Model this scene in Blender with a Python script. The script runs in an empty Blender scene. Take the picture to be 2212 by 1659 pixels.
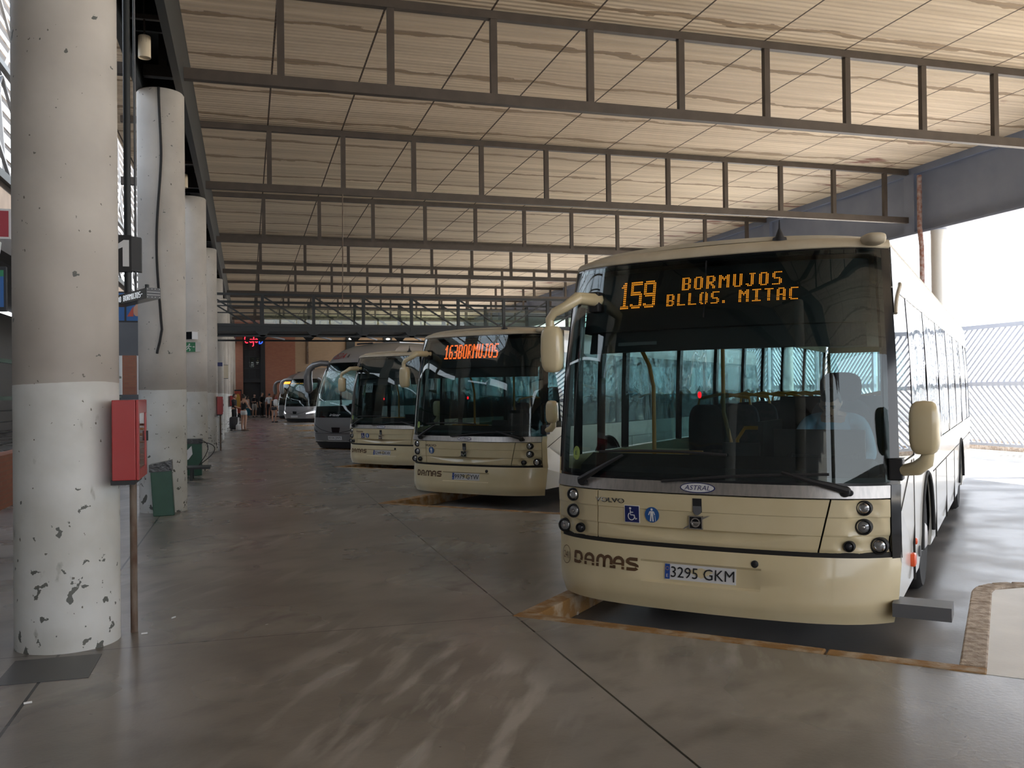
import bpy, math, random
from mathutils import Vector, Matrix
random.seed(7)
SC = bpy.context.scene
COL = SC.collection
PI = math.pi

# ------------------------------------------------------------------ camera, sky, sun, exposure
def make_camera():
    yaw, pitch, roll = 0.285326, 0.0094747, -0.0115466
    w = Vector((math.sin(yaw)*math.cos(pitch), math.cos(yaw)*math.cos(pitch), math.sin(pitch)))
    r = Vector((math.cos(yaw), -math.sin(yaw), 0)); u = r.cross(w)
    r2 = r*math.cos(roll)+u*math.sin(roll); u2 = -r*math.sin(roll)+u*math.cos(roll)
    cam = bpy.data.cameras.new('camera'); cam.sensor_width = 36; cam.lens = 36*1950.2/2212
    cam.clip_start = .05; cam.clip_end = 400
    o = bpy.data.objects.new('camera', cam); COL.objects.link(o)
    m = Matrix(((r2.x, u2.x, -w.x, 0), (r2.y, u2.y, -w.y, 0), (r2.z, u2.z, -w.z, 1.65), (0, 0, 0, 1)))
    o.matrix_world = m
    SC.camera = o
make_camera()
SC.view_settings.view_transform = 'Standard'; SC.view_settings.look = 'None'
SC.view_settings.gamma = 1; SC.view_settings.use_curve_mapping = False
SC.view_settings.exposure = 0.0
SC.cycles.max_bounces = 9; SC.cycles.diffuse_bounces = 5; SC.cycles.glossy_bounces = 4
SC.cycles.transparent_max_bounces = 16; SC.cycles.sample_clamp_indirect = 6.0
SC.cycles.use_denoising = True
SC.cycles.caustics_reflective = False; SC.cycles.caustics_refractive = False

def make_world():
    w = bpy.data.worlds.new('sky'); SC.world = w; w.use_nodes = True
    nt = w.node_tree; nt.nodes.clear()
    out = nt.nodes.new('ShaderNodeOutputWorld'); bg = nt.nodes.new('ShaderNodeBackground')
    tc = nt.nodes.new('ShaderNodeTexCoord'); sx = nt.nodes.new('ShaderNodeSeparateXYZ')
    rp = nt.nodes.new('ShaderNodeValToRGB')
    rp.color_ramp.elements[0].position = 0.0; rp.color_ramp.elements[0].color = (.96, .97, 1, 1)
    rp.color_ramp.elements[1].position = 0.8; rp.color_ramp.elements[1].color = (.62, .78, 1, 1)
    nt.links.new(tc.outputs['Generated'], sx.inputs[0]); nt.links.new(sx.outputs['Z'], rp.inputs[0])
    nt.links.new(rp.outputs[0], bg.inputs['Color']); bg.inputs['Strength'].default_value = 3.8
    nt.links.new(bg.outputs[0], out.inputs[0])
make_world()
def make_sun():
    l = bpy.data.lights.new('sun', 'SUN'); l.energy = 30.0; l.angle = .01; l.color = (1, .94, .84)
    o = bpy.data.objects.new('sun', l); COL.objects.link(o)
    d = Vector((-.75, .30, -1.0)).normalized()
    o.rotation_euler = d.to_track_quat('-Z', 'Y').to_euler()
    o.location = (40, -10, 40)
make_sun()

# ------------------------------------------------------------------ materials
def mat(name, col, rough=.6, metal=0, col2=None, scale=4, stretch=(1, 1, 1), bump=0, bscale=30, detail=4, spec=.5, lo=.4, hi=.65, rough2=None, coat=0):
    m = bpy.data.materials.new(name); m.use_nodes = True
    nt = m.node_tree; b = nt.nodes['Principled BSDF']
    b.inputs['Base Color'].default_value = (*col, 1); b.inputs['Roughness'].default_value = rough
    b.inputs['Metallic'].default_value = metal
    b.inputs['Specular IOR Level'].default_value = spec
    if coat: b.inputs['Coat Weight'].default_value = coat; b.inputs['Coat Roughness'].default_value = .08
    N, L = nt.nodes, nt.links
    if col2 or bump:
        tc = N.new('ShaderNodeTexCoord'); mp = N.new('ShaderNodeMapping'); mp.inputs['Scale'].default_value = stretch
        L.new(tc.outputs['Object'], mp.inputs[0])
    if col2:
        n = N.new('ShaderNodeTexNoise'); n.inputs['Scale'].default_value = scale; n.inputs['Detail'].default_value = detail
        L.new(mp.outputs[0], n.inputs['Vector'])
        r = N.new('ShaderNodeValToRGB'); r.color_ramp.elements[0].position = lo; r.color_ramp.elements[1].position = hi
        r.color_ramp.elements[0].color = (*col, 1); r.color_ramp.elements[1].color = (*col2, 1)
        L.new(n.outputs['Fac'], r.inputs[0]); L.new(r.outputs[0], b.inputs['Base Color'])
        if rough2 is not None:
            mr = N.new('ShaderNodeMapRange'); mr.inputs[1].default_value = lo; mr.inputs[2].default_value = hi
            mr.inputs[3].default_value = rough; mr.inputs[4].default_value = rough2
            L.new(n.outputs['Fac'], mr.inputs[0]); L.new(mr.outputs[0], b.inputs['Roughness'])
    if bump:
        n2 = N.new('ShaderNodeTexNoise'); n2.inputs['Scale'].default_value = bscale; n2.inputs['Detail'].default_value = 5
        L.new(mp.outputs[0], n2.inputs['Vector'])
        bp = N.new('ShaderNodeBump'); bp.inputs['Strength'].default_value = bump; bp.inputs['Distance'].default_value = .01
        L.new(n2.outputs['Fac'], bp.inputs['Height']); L.new(bp.outputs[0], b.inputs['Normal'])
    return m
def emis(name, col, s):
    m = bpy.data.materials.new(name); m.use_nodes = True
    b = m.node_tree.nodes['Principled BSDF']
    b.inputs['Base Color'].default_value = (*[c*.3 for c in col], 1)
    b.inputs['Emission Color'].default_value = (*col, 1); b.inputs['Emission Strength'].default_value = s
    return m
def glass(name, tint, ior=1.5, rough=0.0, wav=0):
    m = bpy.data.materials.new(name); m.use_nodes = True
    nt = m.node_tree; N, L = nt.nodes, nt.links
    for n in list(N): N.remove(n)
    o = N.new('ShaderNodeOutputMaterial'); mx = N.new('ShaderNodeMixShader'); t = N.new('ShaderNodeBsdfTransparent')
    g = N.new('ShaderNodeBsdfGlossy'); f = N.new('ShaderNodeFresnel')
    ge = N.new('ShaderNodeNewGeometry'); mr = N.new('ShaderNodeMapRange'); mr.inputs[3].default_value = ior; mr.inputs[4].default_value = 1/ior   # a thin pane: the same Fresnel on both faces
    L.new(ge.outputs['Backfacing'], mr.inputs[0]); L.new(mr.outputs[0], f.inputs['IOR']); t.inputs[0].default_value = (*tint, 1); g.inputs['Roughness'].default_value = rough
    if wav:
        tc = N.new('ShaderNodeTexCoord'); n = N.new('ShaderNodeTexNoise'); n.inputs['Scale'].default_value = 2.6; n.inputs['Detail'].default_value = 1
        bp = N.new('ShaderNodeBump'); bp.inputs['Strength'].default_value = wav; bp.inputs['Distance'].default_value = .05
        L.new(tc.outputs['Object'], n.inputs['Vector']); L.new(n.outputs['Fac'], bp.inputs['Height']); L.new(bp.outputs[0], g.inputs['Normal'])
    L.new(f.outputs[0], mx.inputs[0]); L.new(t.outputs[0], mx.inputs[1]); L.new(g.outputs[0], mx.inputs[2]); L.new(mx.outputs[0], o.inputs[0])
    return m

def mathn(N, L, op, a, b=None, c=None):
    n = N.new('ShaderNodeMath'); n.operation = op
    for i, v in enumerate((a, b, c)):
        if v is None: continue
        if isinstance(v, (int, float)): n.inputs[i].default_value = v
        else: L.new(v, n.inputs[i])
    return n.outputs[0]
def floor_mat():
    m = bpy.data.materials.new('polished_concrete'); m.use_nodes = True
    nt = m.node_tree; N, L = nt.nodes, nt.links; b = N['Principled BSDF']
    tc = N.new('ShaderNodeTexCoord'); P = tc.outputs['Object']
    def noise(scale, detail, stretch=(1, 1, 1), rot=0):
        mp = N.new('ShaderNodeMapping'); mp.vector_type = 'TEXTURE'; mp.inputs['Scale'].default_value = tuple(1/q for q in stretch); mp.inputs['Rotation'].default_value = (0, 0, rot)
        L.new(P, mp.inputs[0]); n = N.new('ShaderNodeTexNoise'); n.inputs['Scale'].default_value = scale; n.inputs['Detail'].default_value = detail
        L.new(mp.outputs[0], n.inputs['Vector']); return n.outputs['Fac']
    def ramp(f, p0, c0, p1, c1):
        r = N.new('ShaderNodeValToRGB'); r.color_ramp.elements[0].position = p0; r.color_ramp.elements[1].position = p1
        r.color_ramp.elements[0].color = (*c0, 1); r.color_ramp.elements[1].color = (*c1, 1); L.new(f, r.inputs[0]); return r.outputs[0]
    def mix(f, a, c, mode='MIX'):
        x = N.new('ShaderNodeMixRGB'); x.blend_type = mode
        if isinstance(f, (int, float)): x.inputs[0].default_value = f
        else: L.new(f, x.inputs[0])
        for i, v in ((1, a), (2, c)):
            if isinstance(v, tuple): x.inputs[i].default_value = (*v, 1)
            else: L.new(v, x.inputs[i])
        return x.outputs[0]
    sep = N.new('ShaderNodeSeparateXYZ'); L.new(P, sep.inputs[0])
    base = ramp(noise(.7, 6), .38, (.185, .168, .15), .66, (.30, .278, .25))
    blotch = ramp(noise(2.3, 7, (1, 1.6, 1), .6), .48, (0, 0, 0), .72, (1, 1, 1))
    base = mix(blotch, base, (.155, .142, .128))
    scuff = ramp(noise(2.6, 9, (.40, 2.2, 1), 1.07), .50, (0, 0, 0), .62, (1, 1, 1))
    dx = mathn(N, L, 'SUBTRACT', sep.outputs['X'], .85); dy = mathn(N, L, 'SUBTRACT', sep.outputs['Y'], 4.9)
    worn = mathn(N, L, 'SUBTRACT', 1.0, mathn(N, L, 'MULTIPLY', mathn(N, L, 'ADD', mathn(N, L, 'MULTIPLY', dx, dx), mathn(N, L, 'MULTIPLY', mathn(N, L, 'MULTIPLY', dy, dy), .4)), .55))   # a worn patch with a place of its own
    area = ramp(mathn(N, L, 'MAXIMUM', mathn(N, L, 'MULTIPLY', worn, .9), noise(.45, 2)), .50, (0, 0, 0), .66, (1, 1, 1))
    sc2 = mix(1.0, scuff, area, 'MULTIPLY')
    base = mix(sc2, base, (.37, .35, .325))
    specks = ramp(noise(26, 2, (.6, 1.4, 1)), .765, (0, 0, 0), .80, (1, 1, 1))
    base = mix(specks, base, (.05, .045, .04))
    # expansion joints: along the platform at x=1.89 and x=-1.17, across it every 7.25 m
    s = N.new('ShaderNodeSeparateXYZ'); L.new(P, s.inputs[0])
    def line(d, wd): return mathn(N, L, 'LESS_THAN', d, wd)
    a1 = line(mathn(N, L, 'ABSOLUTE', mathn(N, L, 'SUBTRACT', s.outputs['X'], 1.885)), .007)
    a2 = line(mathn(N, L, 'ABSOLUTE', mathn(N, L, 'SUBTRACT', s.outputs['X'], -1.175)), .009)
    yy = mathn(N, L, 'SUBTRACT', mathn(N, L, 'MODULO', mathn(N, L, 'ADD', s.outputs['Y'], 100-6.43+ .03), 7.25), 5.75)
    yy = mathn(N, L, 'MODULO', mathn(N, L, 'ADD', s.outputs['Y'], 72.5-6.43+3.625), 7.25)
    a3 = line(mathn(N, L, 'ABSOLUTE', mathn(N, L, 'SUBTRACT', yy, 3.625)), .006)
    j = mathn(N, L, 'MAXIMUM', mathn(N, L, 'MAXIMUM', a1, a2), a3)
    base = mix(j, base, (.015, .014, .013))
    L.new(base, b.inputs['Base Color'])
    rr = N.new('ShaderNodeMapRange'); rr.inputs[1].default_value = .3; rr.inputs[2].default_value = .7; rr.inputs[3].default_value = .24; rr.inputs[4].default_value = .34; b.inputs['Specular IOR Level'].default_value = .75
    L.new(noise(.8, 3), rr.inputs[0]); L.new(rr.outputs[0], b.inputs['Roughness'])
    bp = N.new('ShaderNodeBump'); bp.inputs['Strength'].default_value = .08; bp.inputs['Distance'].default_value = .01
    L.new(noise(40, 4), bp.inputs['Height']); L.new(bp.outputs[0], b.inputs['Normal'])
    return m
def ceiling_mat():
    m = bpy.data.materials.new('ribbed_cream_sheet'); m.use_nodes = True
    nt = m.node_tree; N, L = nt.nodes, nt.links; b = N['Principled BSDF']; b.inputs['Roughness'].default_value = .75
    tc = N.new('ShaderNodeTexCoord'); s = N.new('ShaderNodeSeparateXYZ'); L.new(tc.outputs['Object'], s.inputs[0])
    def noise(scale, detail, stretch):
        mp = N.new('ShaderNodeMapping'); mp.inputs['Scale'].default_value = stretch
        L.new(tc.outputs['Object'], mp.inputs[0]); n = N.new('ShaderNodeTexNoise'); n.inputs['Scale'].default_value = scale; n.inputs['Detail'].default_value = detail
        L.new(mp.outputs[0], n.inputs['Vector']); return n.outputs['Fac']
    r = N.new('ShaderNodeValToRGB'); e = r.color_ramp.elements
    e[0].position = .40; e[0].color = (.82, .70, .55, 1); e[1].position = .72; e[1].color = (.62, .52, .40, 1)
    L.new(noise(1.0, 5, (.10, 2.2, 1)), r.inputs[0])
    st = N.new('ShaderNodeValToRGB'); st.color_ramp.elements[0].position = .35; st.color_ramp.elements[0].color = (1, 1, 1, 1); st.color_ramp.elements[1].position = .68; st.color_ramp.elements[1].color = (.80, .78, .75, 1)
    L.new(noise(1.0, 6, (.22, 6.5, 1)), st.inputs[0])
    stm = N.new('ShaderNodeMixRGB'); stm.blend_type = 'MULTIPLY'; stm.inputs[0].default_value = 1; L.new(r.outputs[0], stm.inputs[1]); L.new(st.outputs[0], stm.inputs[2])
    # stained joint bands between sheets, every 1.45 m along the platform, ragged edges
    wob = mathn(N, L, 'MULTIPLY', mathn(N, L, 'SUBTRACT', noise(1.2, 7, (.9, 2, 1)), .5), .55)
    ym = mathn(N, L, 'ABSOLUTE', mathn(N, L, 'SUBTRACT', mathn(N, L, 'MODULO', mathn(N, L, 'ADD', mathn(N, L, 'ADD', s.outputs['Y'], wob), 60.0), 1.8125), .9))
    band = mathn(N, L, 'LESS_THAN', ym, .075)
    mx = N.new('ShaderNodeMixRGB'); L.new(band, mx.inputs[0]); L.new(stm.outputs[0], mx.inputs[1]); mx.inputs[2].default_value = (.36, .27, .185, 1)
    xm = mathn(N, L, 'MODULO', mathn(N, L, 'ADD', s.outputs['X'], 33.22-.50+.8305), 1.661)
    seam = mathn(N, L, 'LESS_THAN', mathn(N, L, 'ABSOLUTE', mathn(N, L, 'SUBTRACT', xm, .8305)), .017)
    mx2 = N.new('ShaderNodeMixRGB'); L.new(seam, mx2.inputs[0]); L.new(mx.outputs[0], mx2.inputs[1]); mx2.inputs[2].default_value = (.07, .045, .03, 1)
    # rust patches by the fascia
    rust = N.new('ShaderNodeValToRGB'); rust.color_ramp.elements[0].position = .60; rust.color_ramp.elements[1].position = .68
    L.new(noise(1.3, 6, (.5, 1.2, 1)), rust.inputs[0])
    near = mathn(N, L, 'MULTIPLY', mathn(N, L, 'GREATER_THAN', s.outputs['X'], 15.6), rust.outputs[0])
    mx3 = N.new('ShaderNodeMixRGB'); L.new(near, mx3.inputs[0]); L.new(mx2.outputs[0], mx3.inputs[1]); mx3.inputs[2].default_value = (.25, .12, .09, 1)
    L.new(mx3.outputs[0], b.inputs['Base Color'])
    wv = mathn(N, L, 'SINE', mathn(N, L, 'MULTIPLY', s.outputs['Y'], 2*PI/.145))
    bp = N.new('ShaderNodeBump'); bp.inputs['Strength'].default_value = .8; bp.inputs['Distance'].default_value = .012
    L.new(wv, bp.inputs['Height']); L.new(bp.outputs[0], b.inputs['Normal'])
    return m
def column_mat():
    m = bpy.data.materials.new('half_painted_concrete'); m.use_nodes = True
    nt = m.node_tree; N, L = nt.nodes, nt.links; b = N['Principled BSDF']; b.inputs['Roughness'].default_value = .6
    tc = N.new('ShaderNodeTexCoord'); gm = N.new('ShaderNodeNewGeometry')
    P = gm.outputs['Position']
    s = N.new('ShaderNodeSeparateXYZ'); L.new(P, s.inputs[0]); z = s.outputs['Z']
    def noise(scale, detail, stretch=(1, 1, 1)):
        mp = N.new('ShaderNodeMapping'); mp.inputs['Scale'].default_value = stretch
        L.new(P, mp.inputs[0]); n = N.new('ShaderNodeTexNoise'); n.inputs['Scale'].default_value = scale; n.inputs['Detail'].default_value = detail
        L.new(mp.outputs[0], n.inputs['Vector']); return n.outputs['Fac']
    def ramp(f, p0, c0, p1, c1):
        r = N.new('ShaderNodeValToRGB'); r.color_ramp.elements[0].position = p0; r.color_ramp.elements[1].position = p1
        r.color_ramp.elements[0].color = (*c0, 1); r.color_ramp.elements[1].color = (*c1, 1); L.new(f, r.inputs[0]); return r.outputs[0]
    def mix(f, a, c):
        x = N.new('ShaderNodeMixRGB'); L.new(f, x.inputs[0])
        for i, v in ((1, a), (2, c)):
            if isinstance(v, tuple): x.inputs[i].default_value = (*v, 1)
            else: L.new(v, x.inputs[i])
        return x.outputs[0]
    raw = ramp(noise(1.5, 7), .35, (.46, .43, .39), .7, (.60, .565, .515))
    grime = mathn(N, L, 'MULTIPLY', mathn(N, L, 'SUBTRACT', 1.0, mathn(N, L, 'MINIMUM', 1.0, mathn(N, L, 'ABSOLUTE', mathn(N, L, 'MULTIPLY', mathn(N, L, 'SUBTRACT', z, 1.85), 1.1)))), noise(1.2, 4))
    raw = mix(grime, raw, (.22, .19, .165))
    paint = ramp(noise(2.0, 6), .35, (.53, .535, .505), .65, (.665, .68, .67))
    scr = ramp(noise(9, 6, (1, 1, .5)), .66, (0, 0, 0), .72, (1, 1, 1))
    paint = mix(mathn(N, L, 'MULTIPLY', scr, .55), paint, (.22, .22, .19))
    edge = mathn(N, L, 'ADD', 1.745, mathn(N, L, 'MULTIPLY', mathn(N, L, 'SUBTRACT', noise(2.5, 3), .5), .05))
    c = mix(mathn(N, L, 'LESS_THAN', z, edge), raw, paint)
    # chips in the paint, most of them near the foot
    low = N.new('ShaderNodeMapRange'); low.inputs[1].default_value = 0; low.inputs[2].default_value = 1.4; low.inputs[3].default_value = .585; low.inputs[4].default_value = .70
    L.new(z, low.inputs[0])
    chip = mathn(N, L, 'GREATER_THAN', noise(11, 8), low.outputs[0])
    c = mix(chip, c, (.12, .125, .115))
    pits = mathn(N, L, 'GREATER_THAN', noise(22, 2), .735)
    c = mix(pits, c, (.16, .15, .13))
    L.new(c, b.inputs['Base Color'])
    bp = N.new('ShaderNodeBump'); bp.inputs['Strength'].default_value = .15; bp.inputs['Distance'].default_value = .01
    L.new(noise(14, 5), bp.inputs['Height']); L.new(bp.outputs[0], b.inputs['Normal'])
    return m
def brick_mat(name, c1, c2, mort, sc=1.0):
    m = bpy.data.materials.new(name); m.use_nodes = True
    nt = m.node_tree; N, L = nt.nodes, nt.links; b = N['Principled BSDF']; b.inputs['Roughness'].default_value = .85
    tc = N.new('ShaderNodeTexCoord'); s = N.new('ShaderNodeSeparateXYZ'); L.new(tc.outputs['Object'], s.inputs[0])
    cb = N.new('ShaderNodeCombineXYZ'); L.new(mathn(N, L, 'ADD', s.outputs['X'], s.outputs['Y']), cb.inputs[0]); L.new(s.outputs['Z'], cb.inputs[1])
    br = N.new('ShaderNodeTexBrick'); br.inputs['Scale'].default_value = sc
    br.inputs['Brick Width'].default_value = .25; br.inputs['Row Height'].default_value = .07; br.inputs['Mortar Size'].default_value = .008
    br.inputs['Color1'].default_value = (*c1, 1); br.inputs['Color2'].default_value = (*c2, 1); br.inputs['Mortar'].default_value = (*mort, 1)
    L.new(cb.outputs[0], br.inputs['Vector']); L.new(br.outputs[0], b.inputs['Base Color'])
    return m

M = {}
M['floor'] = floor_mat(); M['ceiling'] = ceiling_mat(); M['column'] = column_mat()
M['road'] = mat('bay_concrete', (.13, .125, .12), .3, col2=(.22, .21, .20), scale=1.2, detail=7, bump=.1, rough2=.45)
M['yard'] = mat('sunlit_yard_concrete', (.52, .46, .38), .7, col2=(.62, .56, .47), scale=.6, bump=.1)
M['island'] = mat('pale_island_paving', (.70, .69, .66), .5, col2=(.78, .77, .74), scale=2, bump=.1)
M['kerb'] = mat('worn_ochre_kerb', (.27, .14, .04), .7, col2=(.40, .31, .21), scale=7, detail=8, bump=.5, bscale=45, lo=.45, hi=.62)
M['kerb_grey'] = mat('pitted_stone_kerb', (.30, .23, .17), .75, col2=(.50, .42, .34), scale=14, detail=8, bump=.9, bscale=55, lo=.4, hi=.6)
M['steel'] = mat('dark_brown_steel', (.070, .055, .045), .5, col2=(.088, .070, .057), scale=3)
M['steel_dark'] = mat('black_green_steel', (.018, .022, .024), .5)
M['steel_grey'] = mat('grey_steel_sheet', (.10, .105, .115), .5, col2=(.125, .13, .14), scale=1)
M['fascia'] = mat('flare_tinted_sheet', (.22, .26, .36), .5, col2=(.26, .30, .40), scale=1)  # grey steel with the bluish lens flare mixed into its colour
M['galv'] = mat('glare_tinted_galv_steel', (.55, .60, .72), .5)  # fence steel, its pale blue carries the glare veil
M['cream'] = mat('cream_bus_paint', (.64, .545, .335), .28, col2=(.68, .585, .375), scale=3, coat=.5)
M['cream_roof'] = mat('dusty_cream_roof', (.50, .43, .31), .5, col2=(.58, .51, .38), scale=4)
M['cream_lit_side'] = mat('lit_side_bus_paint', (.78, .77, .72), .22, coat=.5)  # yard side of the cream buses, overexposed brightness put into the paint
M['silver'] = mat('silver_coach_paint', (.42, .42, .43), .3, metal=.55, coat=.5)
M['silver_dark'] = mat('grey_coach_paint', (.22, .22, .225), .32, metal=.4, coat=.4)
M['black'] = mat('black_gloss', (.008, .009, .011), .12)
M['black_matt'] = mat('black_plastic', (.014, .014, .016), .55)
M['rubber'] = mat('rubber', (.02, .02, .021), .8)
M['brushed'] = mat('brushed_metal', (.48, .46, .44), .36, metal=.85, col2=(.40, .385, .37), scale=8, stretch=(6, 6, .2))
M['chrome'] = mat('chrome', (.75, .75, .76), .12, metal=1)
M['lamp_glass'] = mat('lamp_lens', (.34, .35, .36), .08, metal=.5)
M['lamp_dark'] = mat('dark_lens', (.05, .05, .055), .1, metal=.2)
M['amber'] = mat('orange_lens', (.75, .10, .03), .25)
M['plate'] = mat('plate_white', (.66, .66, .67), .4)
M['plate_blue'] = mat('plate_blue', (.015, .07, .33), .4)
M['ink'] = mat('black_ink', (.01, .01, .012), .5)
M['brown_ink'] = mat('brown_lettering', (.105, .052, .022), .5)
M['dark_blue'] = mat('navy_sticker', (.012, .02, .12), .4)
M['blue'] = mat('blue_sticker', (.02, .10, .32), .4)
M['white'] = mat('white_sticker', (.75, .76, .77), .5)
M['line'] = mat('panel_gap', (.012, .011, .010), .7)
M['yellow'] = mat('yellow_handrail', (.62, .26, .03), .4)
M['seat'] = mat('dark_seat_cloth', (.03, .032, .04), .9, col2=(.06, .05, .06), scale=20)
M['inner'] = mat('bus_interior_grey', (.03, .032, .036), .7)
M['inner_lt'] = mat('bus_interior_pale', (.16, .17, .18), .6)
M['glass'] = glass('windscreen_glass', (.68, .76, .76), 1.5)
M['glass_side'] = glass('side_glass', (.58, .70, .71), 1.6, wav=.35)
M['glass_clear'] = glass('bridge_glass', (.88, .94, .90), 1.5)
M['led'] = emis('amber_led', (1, .30, .02), 2.4)
M['led_red'] = emis('red_orange_led', (1, .14, .02), 2.3)
M['red_light'] = emis('red_indicator', (1, .01, .02), 2)
M['white_led'] = emis('white_led', (.9, .95, 1), 1.1)
M['neon_red'] = emis('red_neon', (1, .03, .06), 2.2)
M['neon_blue'] = emis('blue_neon', (.03, .10, 1), 2.2)
M['headlight_on'] = emis('headlight_on', (.9, .93, 1), 3)
M['lamp_on'] = emis('lamp_on', (1, .95, .85), 4)
M['red'] = mat('red_enamel', (.36, .022, .022), .35, coat=.2)
M['red_dark'] = mat('dull_red', (.40, .05, .07), .5)
M['rust'] = mat('rusty_pole', (.19, .15, .12), .8, col2=(.10, .055, .035), scale=14, stretch=(1, 1, .3))
M['bin'] = mat('dark_green_sheet', (.012, .075, .045), .45, col2=(.016, .085, .052), scale=6)
M['bag'] = mat('black_bin_bag', (.012, .012, .013), .25, bump=.8, bscale=18)
M['brick'] = brick_mat('red_brick', (.33, .13, .085), (.38, .16, .10), (.30, .16, .11))
M['brick_beige'] = brick_mat('beige_brick', (.40, .29, .19), (.44, .32, .21), (.38, .28, .19))
M['hall_grey'] = mat('grey_plaster', (.20, .195, .19), .8)
M['hall_white'] = mat('white_plaster', (.72, .71, .68), .7)
M['lamp_cream'] = mat('cream_enamel', (.70, .60, .44), .5)
M['green_sign'] = mat('exit_green', (.01, .18, .07), .4)
M['poster_blue'] = mat('poster_blue', (.012, .10, .30), .4)
M['poster_red'] = mat('poster_red', (.45, .07, .04), .5)
M['poster_yellow'] = mat('poster_yellow', (.65, .36, .06), .5)
M['skin'] = mat('skin', (.50, .28, .19), .55)
M['hair'] = mat('dark_hair', (.015, .012, .011), .6)
M['hedge'] = mat('hedge_leaf', (.10, .16, .06), .8, col2=(.20, .28, .12), scale=9)
def cloth(n, c): 
    k = 'cloth_'+n
    if k not in M: M[k] = mat(n+'_cloth', c, .85)
    return M[k]

# ------------------------------------------------------------------ mesh building
class MB:
    def __init__(s): s.v = []; s.f = []; s.mi = []; s.cur = 0
    def m(s, i): s.cur = i; return s
    def add(s, vs, fs):
        b = len(s.v); s.v += [tuple(v) for v in vs]
        s.f += [[b+i for i in f] for f in fs]; s.mi += [s.cur]*len(fs); return s
    def box(s, c, d, rz=0, rx=0, ry=0):
        h = [x/2 for x in d]
        vs = [Vector((x*h[0], y*h[1], z*h[2])) for x in (-1, 1) for y in (-1, 1) for z in (-1, 1)]
        if rz or rx or ry:
            R = Matrix.Rotation(rz, 3, 'Z') @ Matrix.Rotation(ry, 3, 'Y') @ Matrix.Rotation(rx, 3, 'X'); vs = [R @ v for v in vs]
        c = Vector(c); vs = [v+c for v in vs]
        return s.add(vs, [(0, 1, 3, 2), (4, 6, 7, 5), (0, 4, 5, 1), (2, 3, 7, 6), (0, 2, 6, 4), (1, 5, 7, 3)])
    def bb(s, a, b):
        return s.box([(x+y)/2 for x, y in zip(a, b)], [abs(y-x) for x, y in zip(a, b)])
    def bar(s, p, q, w, h=None, up=(0, 0, 1)):
        p, q = Vector(p), Vector(q); d = (q-p).normalized(); up = Vector(up)
        if abs(d.dot(up)) > .99: up = Vector((0, 1, 0))
        a = d.cross(up).normalized()*w/2; c = a.cross(d).normalized()*(h or w)/2
        return s.add([p-a-c, p+a-c, p+a+c, p-a+c, q-a-c, q+a-c, q+a+c, q-a+c], [(0, 1, 2, 3), (7, 6, 5, 4), (0, 4, 5, 1), (1, 5, 6, 2), (2, 6, 7, 3), (3, 7, 4, 0)])
    def tube(s, pts, r, n=10, cap=True):
        pts = [Vector(p) for p in pts]; k = len(pts); R = r if isinstance(r, (list, tuple)) else [r]*k
        vs = []; prev = None
        for i, p in enumerate(pts):
            t = (pts[min(i+1, k-1)]-pts[max(i-1, 0)]).normalized()
            if prev is None:
                a = t.cross(Vector((0, 0, 1)))
                if a.length < .01: a = t.cross(Vector((0, 1, 0)))
            else: a = prev-t*prev.dot(t)
            a.normalize(); prev = a; b = t.cross(a)
            vs += [p+(a*math.cos(2*PI*j/n)+b*math.sin(2*PI*j/n))*R[i] for j in range(n)]
        fs = [(i*n+j, i*n+(j+1) % n, (i+1)*n+(j+1) % n, (i+1)*n+j) for i in range(k-1) for j in range(n)]
        if cap: fs += [tuple(range(n))[::-1], tuple((k-1)*n+j for j in range(n))]
        return s.add(vs, fs)
    def lathe(s, prof, c=(0, 0, 0), axis='z', n=24):
        vs = []
        for r, h in prof:
            for j in range(n):
                a = 2*PI*j/n; x, y = r*math.cos(a), r*math.sin(a)
                v = {'z': (x, y, h), 'x': (h, x, y), 'y': (x, h, y)}[axis]
                vs.append([v[i]+c[i] for i in range(3)])
        k = len(prof); fs = [(i*n+j, i*n+(j+1) % n, (i+1)*n+(j+1) % n, (i+1)*n+j) for i in range(k-1) for j in range(n)]
        if prof[0][0] > 1e-5: fs.append(tuple(range(n))[::-1])
        if prof[-1][0] > 1e-5: fs.append(tuple((k-1)*n+j for j in range(n)))
        return s.add(vs, fs)
    def prism(s, poly, z0, z1, fn=None):   # poly in (a,b), extruded in c; fn(a,b,c)->xyz
        fn = fn or (lambda a, b, c: (a, b, c)); n = len(poly)
        vs = [fn(a, b, z0) for a, b in poly]+[fn(a, b, z1) for a, b in poly]
        return s.add(vs, [tuple(range(n))[::-1], tuple(range(n, 2*n))]+[(i, (i+1) % n, n+(i+1) % n, n+i) for i in range(n)])
    def grid(s, A, B, fn, thick=None):     # fn(a,b,layer)
        na, nb = len(A), len(B)
        vs = [fn(a, b, 0) for b in B for a in A]
        I = lambda i, j, l=0: l*na*nb+j*na+i
        fs = [(I(i, j), I(i+1, j), I(i+1, j+1), I(i, j+1)) for j in range(nb-1) for i in range(na-1)]
        if thick:
            vs += [fn(a, b, 1) for b in B for a in A]
            fs += [(I(i, j+1, 1), I(i+1, j+1, 1), I(i+1, j, 1), I(i, j, 1)) for j in range(nb-1) for i in range(na-1)]
            for i in range(na-1):
                fs.append((I(i, 0, 1), I(i+1, 0, 1), I(i+1, 0), I(i, 0))); fs.append((I(i, nb-1), I(i+1, nb-1), I(i+1, nb-1, 1), I(i, nb-1, 1)))
            for j in range(nb-1):
                fs.append((I(0, j), I(0, j+1), I(0, j+1, 1), I(0, j, 1))); fs.append((I(na-1, j, 1), I(na-1, j+1, 1), I(na-1, j+1), I(na-1, j)))
        return s.add(vs, fs)
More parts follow.
